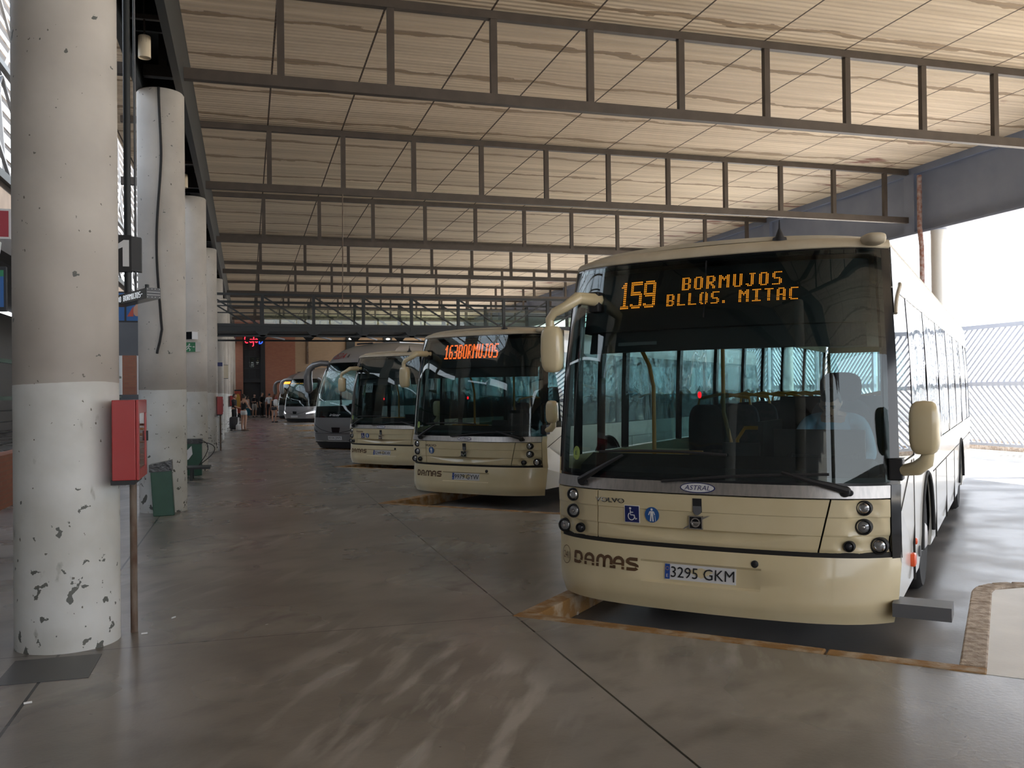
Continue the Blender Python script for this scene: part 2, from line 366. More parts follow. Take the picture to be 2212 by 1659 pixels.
    def sup(s, c, d, e=4, n=16, k=10, rz=0, ry=0, rx=0):   # rounded box (superellipsoid) with full sizes d
        def p(t, q): return math.copysign(abs(t)**(2/q), t)
        R = Matrix.Rotation(rz, 3, 'Z') @ Matrix.Rotation(ry, 3, 'Y') @ Matrix.Rotation(rx, 3, 'X'); c = Vector(c)
        vs = []
        for i in range(k+1):
            b = -PI/2+PI*i/k
            for j in range(n):
                a = 2*PI*j/n
                vs.append(R @ Vector((p(math.cos(b), e)*p(math.cos(a), e)*d[0]/2, p(math.cos(b), e)*p(math.sin(a), e)*d[1]/2, p(math.sin(b), e)*d[2]/2))+c)
        return s.add(vs, [(i*n+j, i*n+(j+1) % n, (i+1)*n+(j+1) % n, (i+1)*n+j) for i in range(k) for j in range(n)])
    def build(s, name, mats, parent=None, smooth=False, bevel=0, auto=None):
        me = bpy.data.meshes.new(name); me.from_pydata([tuple(v) for v in s.v], [], s.f)
        if not isinstance(mats, (list, tuple)): mats = [mats]
        for x in mats: me.materials.append(x)
        me.polygons.foreach_set('material_index', s.mi)
        if smooth: me.polygons.foreach_set('use_smooth', [True]*len(s.f))
        me.validate(); me.update()
        if smooth:
            try: me.set_sharp_from_angle(angle=math.radians(auto or 40))
            except Exception: pass
        o = bpy.data.objects.new(name, me); COL.objects.link(o)
        if parent: o.parent = parent
        if bevel:
            b = o.modifiers.new('bevel', 'BEVEL'); b.width = bevel; b.segments = 2; b.limit_method = 'ANGLE'
        return o
def tag(o, label=None, cat=None, group=None, kind=None):
    if label: o['label'] = label
    if cat: o['category'] = cat
    if group: o['group'] = group
    if kind: o['kind'] = kind
    return o
def thing(name, label, cat, loc=(0, 0, 0), rz=0, group=None):
    o = bpy.data.objects.new(name, None); COL.objects.link(o); o.location = loc; o.rotation_euler = (0, 0, rz); o.empty_display_size = .2
    return tag(o, label, cat, group)
def struct(o, label, cat): return tag(o, label, cat, None, 'structure')
def copy_tree(o, parent=None):
    c = o.copy(); COL.objects.link(c)
    if parent: c.parent = parent
    for ch in list(o.children): copy_tree(ch, c)
    return c
def text_data(s, size=1.0, shear=0, res=3):
    cu = bpy.data.curves.new('t', 'FONT'); cu.body = s; cu.size = size; cu.shear = shear; cu.resolution_u = res
    cu.align_x = 'CENTER'; cu.align_y = 'CENTER'
    o = bpy.data.objects.new('t', cu); COL.objects.link(o)
    bpy.context.view_layer.update()
    me = bpy.data.meshes.new_from_object(o.evaluated_get(bpy.context.evaluated_depsgraph_get()))
    vs = [v.co.copy() for v in me.vertices]; fs = [list(p.vertices) for p in me.polygons]
    bpy.data.objects.remove(o); bpy.data.curves.remove(cu); bpy.data.meshes.remove(me)
    return vs, fs
def put_text(mb, s, w, h, fn, shear=0):   # fit text into w x h box centred at 0, map through fn(a,b)
    if not s: return mb
    vs, fs = text_data(s, 1, shear)
    x0, x1 = min(v.x for v in vs), max(v.x for v in vs); y0, y1 = min(v.y for v in vs), max(v.y for v in vs)
    pts = [fn((v.x-(x0+x1)/2)*w/(x1-x0), (v.y-(y0+y1)/2)*h/(y1-y0)) for v in vs]
    return mb.add(pts, fs)
def ribbon(mb, pts, w, fn, seg=.01, skip=None):   # thick stroke in the plane (a,b) mapped by fn
    P = [Vector(p) for p in pts]; Q = [P[0]]
    for a, b in zip(P, P[1:]):
        n = max(1, int((b-a).length/seg))
        Q += [a+(b-a)*i/n for i in range(1, n+1)]
    L, R = [], []
    for i, q in enumerate(Q):
        t = Q[min(i+1, len(Q)-1)]-Q[max(i-1, 0)]
        t = t.normalized() if t.length else Vector((1, 0)); nn = Vector((-t.y, t.x))*w/2
        L.append(q+nn); R.append(q-nn)
    for i in range(len(Q)-1):
        if skip and skip(Q[i].y) : continue
        mb.add([fn(*R[i]), fn(*R[i+1]), fn(*L[i+1]), fn(*L[i])], [(0, 1, 2, 3)])
def arc(cx, cy, rx, ry, a0, a1, n=10):
    return [(cx+rx*math.cos(math.radians(a0+(a1-a0)*i/n)), cy+ry*math.sin(math.radians(a0+(a1-a0)*i/n))) for i in range(n+1)]
def lin(a, b, n): return [a+(b-a)*i/n for i in range(n+1)]
def interp(z, T):
    if z <= T[0][0]: return T[0][1]
    for (a, va), (b, vb) in zip(T, T[1:]):
        if z <= b:
            t = (z-a)/(b-a); return va+(vb-va)*t
    return T[-1][1]

# ------------------------------------------------------------------ the hall: floor, bays, roof
PITCH = 7.25; D = 1.661; NB = 10
XL = Vector((1, -1, 0))/math.sqrt(2); EV = Vector((1, 1, 0))/math.sqrt(2)
def bay(k, x, y, z=0):
    p = XL*x+EV*y; return (p.x, p.y+PITCH*k, z)
def build_floor():
    poly = [(-14, -16)]
    k0, k1 = -2, 9
    poly.append((bay(k0, -.12, 5.855)[0], -16))
    for k in range(k0, k1+1):
        poly += [bay(k, -.12, 5.855)[:2], bay(k, -3.22, 5.855)[:2], bay(k, -3.22, 10.98)[:2]]
    poly += [(6.5, 79.5), (-14, 79.5)]
    mb = MB(); mb.prism(poly, -.16, 0)
    struct(mb.build('floor', M['floor']), 'polished grey concrete platform floor with sawtooth edge', 'floor')
    mb = MB(); mb.bb((-2, -20, -.30), (18.4, 90, -.16))
    struct(mb.build('floor_bay', M['road']), 'lower concrete floor of the bus bays', 'floor')
    mb = MB(); mb.bb((18.4, -60, -.32), (110, 140, -.165))
    struct(mb.build('ground', M['yard']), 'sunlit pale yard beyond the roof edge', 'ground')
    for k in range(-1, 9):
        # island paving between the stone kerbs
        mb = MB(); xs = (-.12, 2.05-.08)
        mb.prism([bay(k, -.12, 5.86)[:2], bay(k, -.12, 8.3)[:2], bay(k, .2, 8.6)[:2], bay(k, 1.6, 8.6)[:2], bay(k, 1.91, 8.3)[:2], bay(k, 1.91, 5.86)[:2]], -.16, .002)
        o = mb.build('island_pavement', M['island'])
        struct(o, 'pale paved island beside bus bay', 'pavement'); o['group'] = 'islands between the bays'
        # stone kerb round the island
        mb = MB(); path = [(-.19, 5.98), (-.19, 6.9), (-.19, 7.8), (-.19, 8.2)]+[( .18-.37*math.cos(math.radians(a)), 8.2+.47*math.sin(math.radians(a))) for a in (22, 45, 67, 90)]+[(.9, 8.67), (1.6, 8.67)]+[(1.6+.37*math.sin(math.radians(a)), 8.2+.47*math.cos(math.radians(a))) for a in (22, 45, 67, 90)]
        for a, b in zip(path, path[1:]):
            A, B = Vector((*a, 0)), Vector((*b, 0)); t = (B-A).normalized(); n = Vector((-t.y, t.x, 0))*.075
            g = t*.004 if (B-A).length > .5 else t*0
            mb.prism([bay(k, *q)[:2] for q in ((A+n+g).xy, (B+n-g).xy, (B-n-g).xy, (A-n+g).xy)], -.16, .008)
        o = mb.build('kerb', M['kerb_grey'], bevel=.012)
        struct(o, 'pitted stone kerb round a pale island', 'kerb'); o['group'] = 'stone kerbs round the islands'
        # ochre kerbs at the head and the left of the bay
        mb = MB()
        for a, b in ((-3.22, -1.02), (-1.005, -.115)): mb.prism([bay(k, *q)[:2] for q in ((a, 5.855), (b, 5.855), (b, 5.985), (a, 5.985))], -.16, .006)
        o = mb.build('kerb', M['kerb'], bevel=.012)
        struct(o, 'yellow painted kerb across the head of a bus bay', 'kerb'); o['group'] = 'yellow kerbs at the bay heads'
        mb = MB()
        for a, b in ((5.99, 7.0), (7.01, 8.8), (8.81, 10.6), (10.61, 13.2)): mb.prism([bay(k, *q)[:2] for q in ((-3.22, a), (-3.07, a), (-3.07, b), (-3.22, b))], -.16, .006)
        o = mb.build('kerb', M['kerb'], bevel=.012)
        struct(o, 'yellow painted kerb along the left side of a bus bay', 'kerb'); o['group'] = 'yellow kerbs beside the bays'
build_floor()

ORD = ['nearest', 'second', 'third', 'fourth', 'fifth', 'sixth', 'seventh', 'eighth', 'ninth', 'tenth', 'eleventh', 'twelfth']
ZC = 7.80
def build_roof():
    mb = MB(); mb.bb((-2.9, -13, ZC), (18.05, 80, ZC+.12))
    struct(mb.build('ceiling', M['ceiling']), 'cream ribbed metal ceiling with stained joints', 'ceiling')
    # trusses
    def truss():
        t = thing('roof_truss', '', 'truss')
        mb = MB(); mb.bb((-2.6, 0, 6.30), (18.0, .12, 6.465)); mb.build('bottom_chord', M['steel'], t)
        mb = MB(); mb.bb((-2.6, 0, 7.67), (18.0, .12, 7.80)); mb.build('top_chord', M['steel'], t)
        for j in range(-1, 11):
            mb = MB(); x = .525+D*j; mb.bb((x-.053, .012, 6.465), (x+.053, .112, 7.67)); mb.build('post', M['steel'], t)
        return t
    p = truss(); p['group'] = 'roof trusses'
    for k in range(-2, 10):
        o = p if k == -2 else copy_tree(p)
        o.location = (0, 13.90+PITCH*k, -.02)
        o['label'] = ('dark steel roof truss behind the camera, out of the picture' if k == -2 else 'dark steel roof truss over the camera, out of the picture') if k < 0 else \
            'dark brown steel ladder truss under the ceiling, '+ORD[k]+' from the camera' if k < 9 else 'dark brown steel ladder truss just in front of the brick end wall'
    # fascia beam
    mb = MB(); mb.bb((18.0, -13, 5.97), (18.06, 80, 8.05)); mb.bb((17.86, -13, 5.93), (18.3, 80, 5.985)); mb.bb((17.9, -13, 7.62), (18.0, 80, 7.80))
    for k in range(-2, 10):
        y = 13.88+PITCH*k; mb.bb((17.88, y-.2, 5.985), (18.0, y+.2, 7.62))
    tag(mb.build('fascia_beam', M['fascia']), 'deep grey steel beam along the open right edge of the roof', 'beam')
    # trough beam over the columns
    mb = MB()
    mb.bb((-1.50, -13, 6.05), (-1.40, 80, 7.0)); mb.bb((-.95, -13, 6.05), (-.85, 80, 7.0)); mb.bb((-1.5, -13, 6.98), (-.85, 80, 7.06))
    for k in range(-2, 10):
        for dy in (-1.2, 1.5): mb.bb((-1.4, 6.735+PITCH*k+dy, 6.5), (-.95, 6.735+PITCH*k+dy+.06, 6.98))
    tag(mb.build('trough_beam', M['steel_dark']), 'long dark steel double beam running over the tops of the columns', 'beam')
build_roof()

def build_columns():
    for k in range(-2, 10):
        y = 6.735+PITCH*k
        mb = MB(); mb.lathe([(.326, 0), (.326, 6.03), (.31, 6.05), (0, 6.05)], (-1.175, y, 0), n=48)
        o = mb.build('column', M['column'], smooth=True)
        lab = ('round concrete column behind the camera, out of the picture' if k < 0 else
               ['big round concrete column at the left edge with the red hose cabinet', 'round concrete column with a leaning green bin at its foot and a loose cable',
                'round concrete column carrying the green exit sign', 'round concrete column with the second red cabinet', 'fifth round concrete column along the platform, under the footbridge end',
                'sixth round concrete column along the platform, bearing a grey box', 'seventh round concrete column along the platform', 'eighth round concrete column, beside the woman with the suitcase',
                'ninth round concrete column along the platform', 'last round concrete column, near the brick wall'][k])
        tag(o, lab, 'column', 'round concrete columns along the platform', 'thing')
    # seam of the first columns
    for k in range(1, 10, 2): pass
build_columns()
def build_right_posts():
    for k in range(0, 9):
        y = 13.0+PITCH*k
        mb = MB(); mb.lathe([(.2, -.165), (.2, 5.93)], (18.08, y, 0), n=24)
        o = mb.build('edge_post', M['hall_white'], smooth=True)
        tag(o, 'round pale post under the roof edge, beside the rusty downpipe' if k == 1 else 'round pale post under the open roof edge', 'post', None if k == 1 else 'posts under the roof edge')
    mb = MB(); y = 20.62
    mb.tube([(17.80, y, 7.5), (17.79, y, 6.3), (17.74, y-.05, 6.05), (17.72, y-.10, 5.85), (17.74, y-.12, 5.5), (17.74, y-.12, -.16)], .065, 12)
    tag(mb.build('downpipe', mat('flaking_pipe_paint', (.45, .36, .34), .7, col2=(.28, .12, .09), scale=9), smooth=True), 'rusty downpipe running down beside the right roof post', 'pipe')
build_right_posts()

def build_footbridge():
    t = thing('footbridge', 'dark steel lattice footbridge with glass sides crossing the hall', 'footbridge', (0, 0, 0))
    x0, x1 = -1.0, 17.9
    def face(y, side):
        mb = MB(); mb.bb((x0, y, 4.99), (x1, y+.1, 5.07)); mb.build('top_rail', M['steel_dark'], t)
        mb = MB(); mb.bb((x0, y, 3.95), (x1, y+.1, 4.05)); mb.bb((x0, y+.02, 3.86), (x1, y+.08, 3.96)); mb.bb((x0, y, 3.80), (x1, y+.1, 3.87)); mb.build('bottom_chord', M['steel_dark'], t)
        mb = MB(); mb.bb((x0, y, 3.61), (x1, y+.08, 3.67)); mb.build('under_chord', M['steel_dark'], t)
        mb = MB(); mb.bb((x0, y+.03, 4.62), (x1, y+.07, 4.66)); mb.build('handrail', M['steel_dark'], t)
        for j in range(0, 11):
            x = .51+1.68*j; mb = MB(); mb.bb((x-.05, y-.005, 3.80), (x+.05, y+.105, 5.0)); mb.build('post', M['steel_dark'], t)
            if x < x1-1:
                mb = MB(); mb.bb((x+.06, y+.045, 4.05), (x+1.62, y+.055, 4.60)); mb.build('glass_pane', M['glass_clear'], t)
            # diagonals falling to the right on the left half, mirrored beyond
            mb = MB()
            a, b = ((x-1.68, 4.98), (x, 3.95)) if j < 6 else ((x-1.68, 3.95), (x, 4.98))
            mb.bar((a[0], y+.05, a[1]), (b[0], y+.05, b[1]), .07, .05); mb.build('diagonal', M['steel_dark'], t)
            mb = MB(); mb.prism([(x-.26, 3.83), (x+.26, 3.83), (x+.06, 3.62), (x-.06, 3.62)], y, y+.06, lambda a, b, c: (a, c, b)); mb.build('bracket', M['steel_dark'], t)
    face(31.3, 0); face(33.9, 1)
    for yy in (31.35, 33.95): mb = MB(); mb.bb((17.3, yy-.08, -.16), (17.5, yy+.08, 3.80)); mb.build('support_leg', M['steel_dark'], t)
    mb = MB(); mb.bb((x0, 31.4, 3.86), (x1, 33.9, 3.93)); mb.build('deck', M['steel_grey'], t)
    mb = MB()
    for j in range(0, 11):
        x = .51+1.68*j; mb.bar((x, 31.35, 3.68), (x+.8, 33.9, 3.68), .05)
        mb.bb((x-.04, 31.4, 3.76), (x+.04, 33.9, 3.86))
    mb.build('cross_bracing', M['steel_grey'], t)
build_footbridge()

def build_end_wall():
    y = 79.0
    mb = MB(); mb.bb((-9, y, -.16), (-.32, y+.4, 7.8)); mb.bb((1.47, y, -.16), (3.95, y+.4, 7.8)); mb.bb((-.32, y, 6.96), (1.47, y+.4, 7.8))
    struct(mb.build('wall_end', M['brick']), 'red brick end wall round the dark cafe doorway', 'wall')
    mb = MB(); mb.bb((3.95, y+.02, -.2), (18, y+.4, 7.8))
    struct(mb.build('wall_back', M['brick_beige']), 'beige brick end wall behind the coaches', 'wall')
    t = thing('door_1', 'tall dark glazed cafe doorway in the brick end wall', 'door', (0, y, 0)); t['kind'] = 'structure'
    mb = MB(); mb.bb((-.32, .3, -.1), (1.47, .38, 7.0)); mb.build('dark_glass', M['black_matt'], t)
    mb = MB(); mb.bb((1.1, -.05, 0), (1.47, .3, 6.96)); mb.bb((-.32, .02, 2.75), (1.1, .28, 3.0)); mb.bb((-.32, -.02, 6.05), (1.1, .28, 6.96)); mb.build('door_frame', M['black_matt'], t)
    mb = MB()
    for z in (3.0, 3.9, 4.9, 5.5): mb.bb((-.32, .2, z), (1.1, .3, z+.07))
    for x in (-.3, .15, .62, 1.03): mb.bb((x, .2, 3.0), (x+.06, .3, 6.05))
    mb.build('glazing_bars', M['steel_dark'], t)
    mb = MB(); mb.bb((.2, .28, 4.05), (.55, .299, 4.85)); mb.bb((.75, .28, 4.3), (.95, .299, 4.8)); mb.build('reflected_pane', M['glass_clear'], t)
    # neon sign
    s = thing('neon_sign', 'red and blue neon cafe sign over the dark doorway', 'sign', (.0, y-.06, 6.35))
    f = lambda a, b: (a, 0, b)
    g = lambda w, c: None
    mb = MB()
    def stroke(pts, r=.045): mb.tube([(a, 0, b) for a, b in pts], r, 6)
    stroke(arc(.0, .05, .17, .33, 60, 300, 12)); stroke(arc(.33, -.1, .1, .13, 0, 360, 12)); stroke([(.44, .03), (.44, -.24)])
    stroke([(.62, .30), (.56, .24), (.53, -.5), (.44, -.56)]); stroke([(.48, .02), (.64, .02)])
    stroke(arc(.78, -.08, .1, .14, 10, 330, 12)); stroke([(.69, -.08), (.88, -.06)]); stroke([(.80, .18), (.88, .32)])
    mb.build('cafe_lettering', M['neon_red'], s)
    mb = MB(); stroke([(1.0, -.32), (1.06, .36)]); stroke([(1.06, .36), (1.2, .34), (1.26, .2), (1.18, .05), (1.04, .03)]); stroke([(1.04, .03), (1.22, -.04), (1.26, -.2), (1.16, -.32), (.98, -.33)])
    mb.build('bar_lettering', M['neon_blue'], s)
    # vents with lamps high on the beige wall
    for i, x in enumerate((8.27, 11.5)):
        q = thing('wall_duct', ('left' if i == 0 else 'right')+'most dark duct with a small lamp high on the beige end wall', 'duct', (x+.35, y, 6.0))
        mb = MB(); mb.bb((-.37, -.15, -1.2), (.37, .1, 1.1)); mb.build('housing', M['steel_dark'], q)
        mb = MB(); mb.sup((0, -.22, .45), (.34, .2, .14), 3); mb.build('lamp', M['lamp_on'], q)
    mb = MB(); mb.bb((4.9, y-.1, 4.3), (5.05, y, 6.3)); tag(mb.build('wall_pipe', M['rust']), 'short rusty pipe on the beige wall above the silver coaches', 'pipe')
    # framed posters by the door
    t = thing('poster_stand', 'red and yellow framed poster by the cafe door', 'poster', (-.72, 70.2, 0))
    mb = MB(); mb.bb((-.3, 0, .0), (.32, .06, 2.1)); mb.build('frame', M['black_matt'], t)
    mb = MB(); mb.bb((-.24, -.012, .35), (.26, 0, 2.0)); mb.build('poster', M['poster_red'], t)
    mb = MB(); mb.sup((.05, -.014, 1.25), (.34, .012, 1.1), 2.4); mb.build('poster_figure', M['poster_yellow'], t)
build_end_wall()

def build_left_hall():
    mb = MB(); mb.bb((-12.4, -14, 0), (-12, 80, 6.0)); struct(mb.build('wall_left', M['hall_grey']), 'pale wall on the far side of the waiting hall', 'wall')
    # louvred skylight
    mb = MB(); mb.bb((-12, -15, 7.8), (-2.9, 10, 7.92)); struct(mb.build('ceiling_added', M['ceiling']), 'added ceiling behind the camera that darkens the windscreen reflections', 'ceiling')  # unseen ceiling, added to keep bright sky out of the windscreens
    mb = MB(); mb.bb((-12, -16, 0), (18, -15.7, 2.4)); struct(mb.build('wall_front_added', M['hall_grey']), 'added low grey wall behind the camera, open above to let light in', 'wall')  # unseen wall, added and kept low so sky light reaches the bus fronts
    mb = MB(); mb.bb((-6.4, -15.7, 0), (-6.2, 8, 7.8)); struct(mb.build('wall_side_added', M['hall_grey']), 'added grey wall beside the camera that darkens the windscreen reflections', 'wall')  # unseen wall, added and positioned for what the nearest windscreen reflects
    mb = MB(); mb.bb((-12, 10, 6.2), (-5.3, 80, 6.35)); struct(mb.build('ceiling_added_shade', M['hall_grey']), 'added grey roof beyond the pillars that shades the far hall wall', 'ceiling')  # roof slab added to block sky light from the left wall
    t = thing('louvre_screen', 'bright louvred lattice screen beyond the columns on the left', 'screen', (-5.2, 0, 0))
    for j in range(22):
        mb = MB(); mb.box((-.02*j, 46, 6.35+.36*j), (.16, 72, .035), ry=.5); mb.build('louvre', M['steel'], t)
    for i, yy in enumerate(range(10, 82, 3)):
        mb = MB(); mb.bar((.18, yy, 6.1), (-.3, yy, 14.2), .07); mb.build('mullion', M['steel_grey'], t)
    mb = MB()
    for yy in range(10, 80, 3):
        mb.bar((.3, yy, 6.3), (.1, yy+3, 8.7), .07); mb.bar((.3, yy+3, 6.3), (.1, yy, 8.7), .07); mb.bar((.1, yy, 8.7), (-.1, yy+3, 11.1), .06); mb.bar((.1, yy+3, 8.7), (-.1, yy, 11.1), .06)
    mb.build('lattice', M['steel_grey'], t)
    mb = MB(); mb.bb((.2, 10, 8.66), (.32, 80, 8.78)); mb.bb((.25, -13, 6.2), (.4, 80, 6.38)); mb.build('rail', M['steel_dark'], t)
    mb = MB(); mb.bb((-5.3, -13, 4.75), (-4.9, 80, 6.2)); tag(mb.build('mezzanine_beam', M['steel']), 'dark beam below the louvred screen in the waiting hall', 'beam')
    for k in range(-1, 8):
        mb = MB(); mb.lathe([(.2, 0), (.2, 3.6), (.34, 4.75)], (-5.0, 6.9+6.55*k, 0), n=20)
        tag(mb.build('hall_pillar', M['hall_white'], smooth=True), 'pale flared pillar glimpsed in the waiting hall', 'pillar', 'pillars of the waiting hall', 'thing')
    # raised edge with a railing
    mb = MB(); mb.bb((-3.75, 13.3, 0), (-3.5, 29.2, .8)); struct(mb.build('wall_ramp', M['brick']), 'low brick wall of the ramp behind the columns', 'wall')
    t = thing('railing', 'dark green steel railing on the low wall at the left edge', 'railing', (-3.6, 13.4, .8))
    for i in range(10):
        mb = MB(); mb.bb((-.025, i*1.6-.025, 0), (.025, i*1.6+.025, 1.45)); mb.build('post', M['bin'], t)
    mb = MB(); mb.bb((-.03, 0, 1.40), (.03, 15.5, 1.46)); mb.build('top_rail', M['bin'], t)
    mb = MB(); mb.bb((-.03, 0, .82), (.03, 15.5, .88)); mb.build('mid_rail', M['bin'], t)
    for i in range(4):
        mb = MB(); mb.tube([(0, 0, .15+.17*i), (0, 15.5, .15+.17*i)], .012, 6); mb.build('wire', M['steel_dark'], t)
    mb = MB(); mb.bb((-4.1, 29.5, 0), (-3.0, 29.65, 1.72)); tag(mb.build('ramp_panel', M['steel_grey']), 'grey sloping panel seen between the first two columns', 'panel')
    mb = MB(); mb.bb((-3.68, 30.0, 0), (-3.30, 30.35, 2.93)); tag(mb.build('brick_pier', M['brick']), 'narrow red brick pier seen between the first two columns', 'pier', None, 'thing')
    mb = MB(); mb.bb((-4.3, 30.0, 2.93), (-3.1, 30.15, 3.95)); tag(mb.build('notice_panel', M['steel_grey']), 'blank grey panel under the blue posters', 'panel')
    t = thing('advert_board', 'blue advertising board seen between the first two columns', 'poster', (-3.55, 30.0, 3.95))
    mb = MB(); mb.bb((-.62, 0, 0), (.5, .1, .95)); mb.build('frame', M['black_matt'], t)
    mb = MB(); mb.bb((-.58, -.01, .05), (-.06, 0, .9)); mb.bb((-.0, -.01, .05), (.46, 0, .9)); mb.build('blue_sheet', M['poster_blue'], t)
    mb = MB(); mb.prism([(.02, .18), (.2, .18), (.2, .5)], -.016, -.011, lambda a, b, c: (a, c, b)); mb.build('red_shape', M['poster_red'], t)
    mb = MB(); mb.sup((.3, -.012, .62), (.12, .012, .2), 2.2); mb.sup((.3, -.012, .36), (.2, .012, .34), 2.5); mb.build('portrait', M['skin'], t)
    t = thing('advert_board', 'blue advertising board at the left edge, below the red sign', 'poster', (-4.55, 19.4, 3.3))
    mb = MB(); mb.bb((-.5, -.3, 0), (.18, -.2, .85)); mb.build('frame', M['black_matt'], t)
    mb = MB(); mb.bb((-.4, -.31, .08), (.14, -.3, .66)); mb.build('blue_sheet', M['poster_blue'], t)
    mb = MB(); mb.bb((-.4, -.31, .66), (.14, -.3, .78)); mb.build('green_strip', M['green_sign'], t)
    # red sign with a white key
    t = thing('red_sign', 'red sign with a white key symbol at the left edge', 'sign', (-3.05, 12, 3.55))
    mb = MB(); mb.bb((-.55, 0, 0), (.36, .03, .36)); mb.build('sign_border', M['white'], t)
    mb = MB(); mb.bb((-.52, -.006, .025), (.335, 0, .335)); mb.build('red_face', M['red_dark'], t)
    mb = MB(); mb.lathe([(.045, 0), (.045, .004), (.028, .004), (.028, 0)], (.2, -.011, .17), 'y', 20); mb.bb((-.2, -.011, .158), (.16, -.007, .182)); mb.bb((.19, -.011, .14), (.21, -.007, .2)); mb.build('key_symbol', M['white'], t)
build_left_hall()

def build_outside():
    # chevron fence beyond the roof edge
    W = 3.0
    def panel():
        t = thing('slatted_fence', '', 'fence')
        for a, b in ((3.32, 3.44), (1.68, 1.80), (-.02, .06)): mb = MB(); mb.bb((-.045, 0, a), (.045, W, b)); mb.build('rail', M['galv'], t)
        for y in (.05, W-.05): mb = MB(); mb.bb((-.05, y-.05, -.16), (.05, y+.05, 3.44)); mb.build('post', M['galv'], t)
        mb = MB(); sp = .2
        for lo, hi, sg in ((1.80, 3.32, 1), (.06, 1.68, -1)):
            h = hi-lo
            for i in range(-int(h/sp), int(W/sp)):
                a = max(.1, i*sp); b = min(W-.1, i*sp+h)
                if b-a < .05: continue
                za, zb = lo+(a-i*sp), lo+(b-i*sp)
                if sg < 0: za, zb = hi-(a-i*sp), hi-(b-i*sp)
                mb.bar((0, a, za), (0, b, zb), .05, .055)
        mb.build('slats', M['galv'], t)
        return t
    p = panel()
    for i in range(26):
        o = p if i == 0 else copy_tree(p)
        o.location = (20.3, 9.75+3.2*i, 0)
        if i % 2: o.scale = (1, 1, 1); o.rotation_euler = (0, 0, PI); o.location.y += W
        o['group'] = 'slatted fence panels'
        o['label'] = 'grey slatted fence panel in the yard at the right edge of the picture' if i in (3,) else 'grey slatted fence panel standing in the yard beyond the buses'
    mb = MB(); mb.bb((20.6, -10, -.165), (20.95, 95, .12)); tag(mb.build('fence_plinth', M['kerb_grey']), 'low stone plinth along the foot of the slatted fence', 'plinth')
    mb = MB()
    mb.bb((46, -40, -.165), (52, 120, 2.6))
    for i in range(20): mb.bb((45.7, -40+8*i, -.165), (46, -39.4+8*i, 2.8))
    tag(mb.build('boundary_wall', M['hall_white']), 'long pale boundary wall beyond the fence', 'wall', None, 'structure')
build_outside()

# ------------------------------------------------------------------ city bus
YC = [(.2, .0), (.3, -.03), (.5, -.01), (.66, .02), (.7, 0.0), (1.06, -.02), (1.145, .0), (1.5, .03), (2.0, .09), (2.5, .17), (2.82, .25), (2.95, .42)]
WW = [(.19, 1.215), (.35, 1.25), (.6, 1.268), (1.2, 1.268), (2.0, 1.25), (2.82, 1.20), (2.95, 1.12)]
BL = 12.0
UR = 1.03
class Skin:
    def __init__(s, yc, ww, b2, b6): s.yc, s.ww, s.b2, s.b6 = yc, ww, b2, b6
    def w(s, z): return interp(z, s.ww)
    def y(s, x, z):
        u = min(1.06, abs(x/s.w(z))); return interp(z, s.yc)+s.b2*u*u+s.b6*u**6
    def P(s, x, z, off=0):
        y = s.y(x, z)
        if off:
            h = .004; n = Vector(((s.y(x+h, z)-s.y(x-h, z))/(2*h), -1, (s.y(x, z+h)-s.y(x, z-h))/(2*h))).normalized()
            return (x+n.x*off, y+n.y*off, z+n.z*off)
        return (x, y, z)
BS = Skin(YC, WW, .12, .18)
def patch(mb, S, us, zs, off=0, th=.02, d=None):   # us in fractions of the half width
    def fn(u, z, l):
        x = u*S.w(z); o = off-(th if l else 0)
        if d: o += d(x, z)
        return S.P(x, z, o)
    return mb.grid(us, zs, fn, th)
def disc(mb, S, x, z, prof, n=20):   # lathe standing on the front surface, its axis along y
    p = S.P(x, z)
    return mb.lathe([(r, -h) for r, h in prof], p, 'y', n)

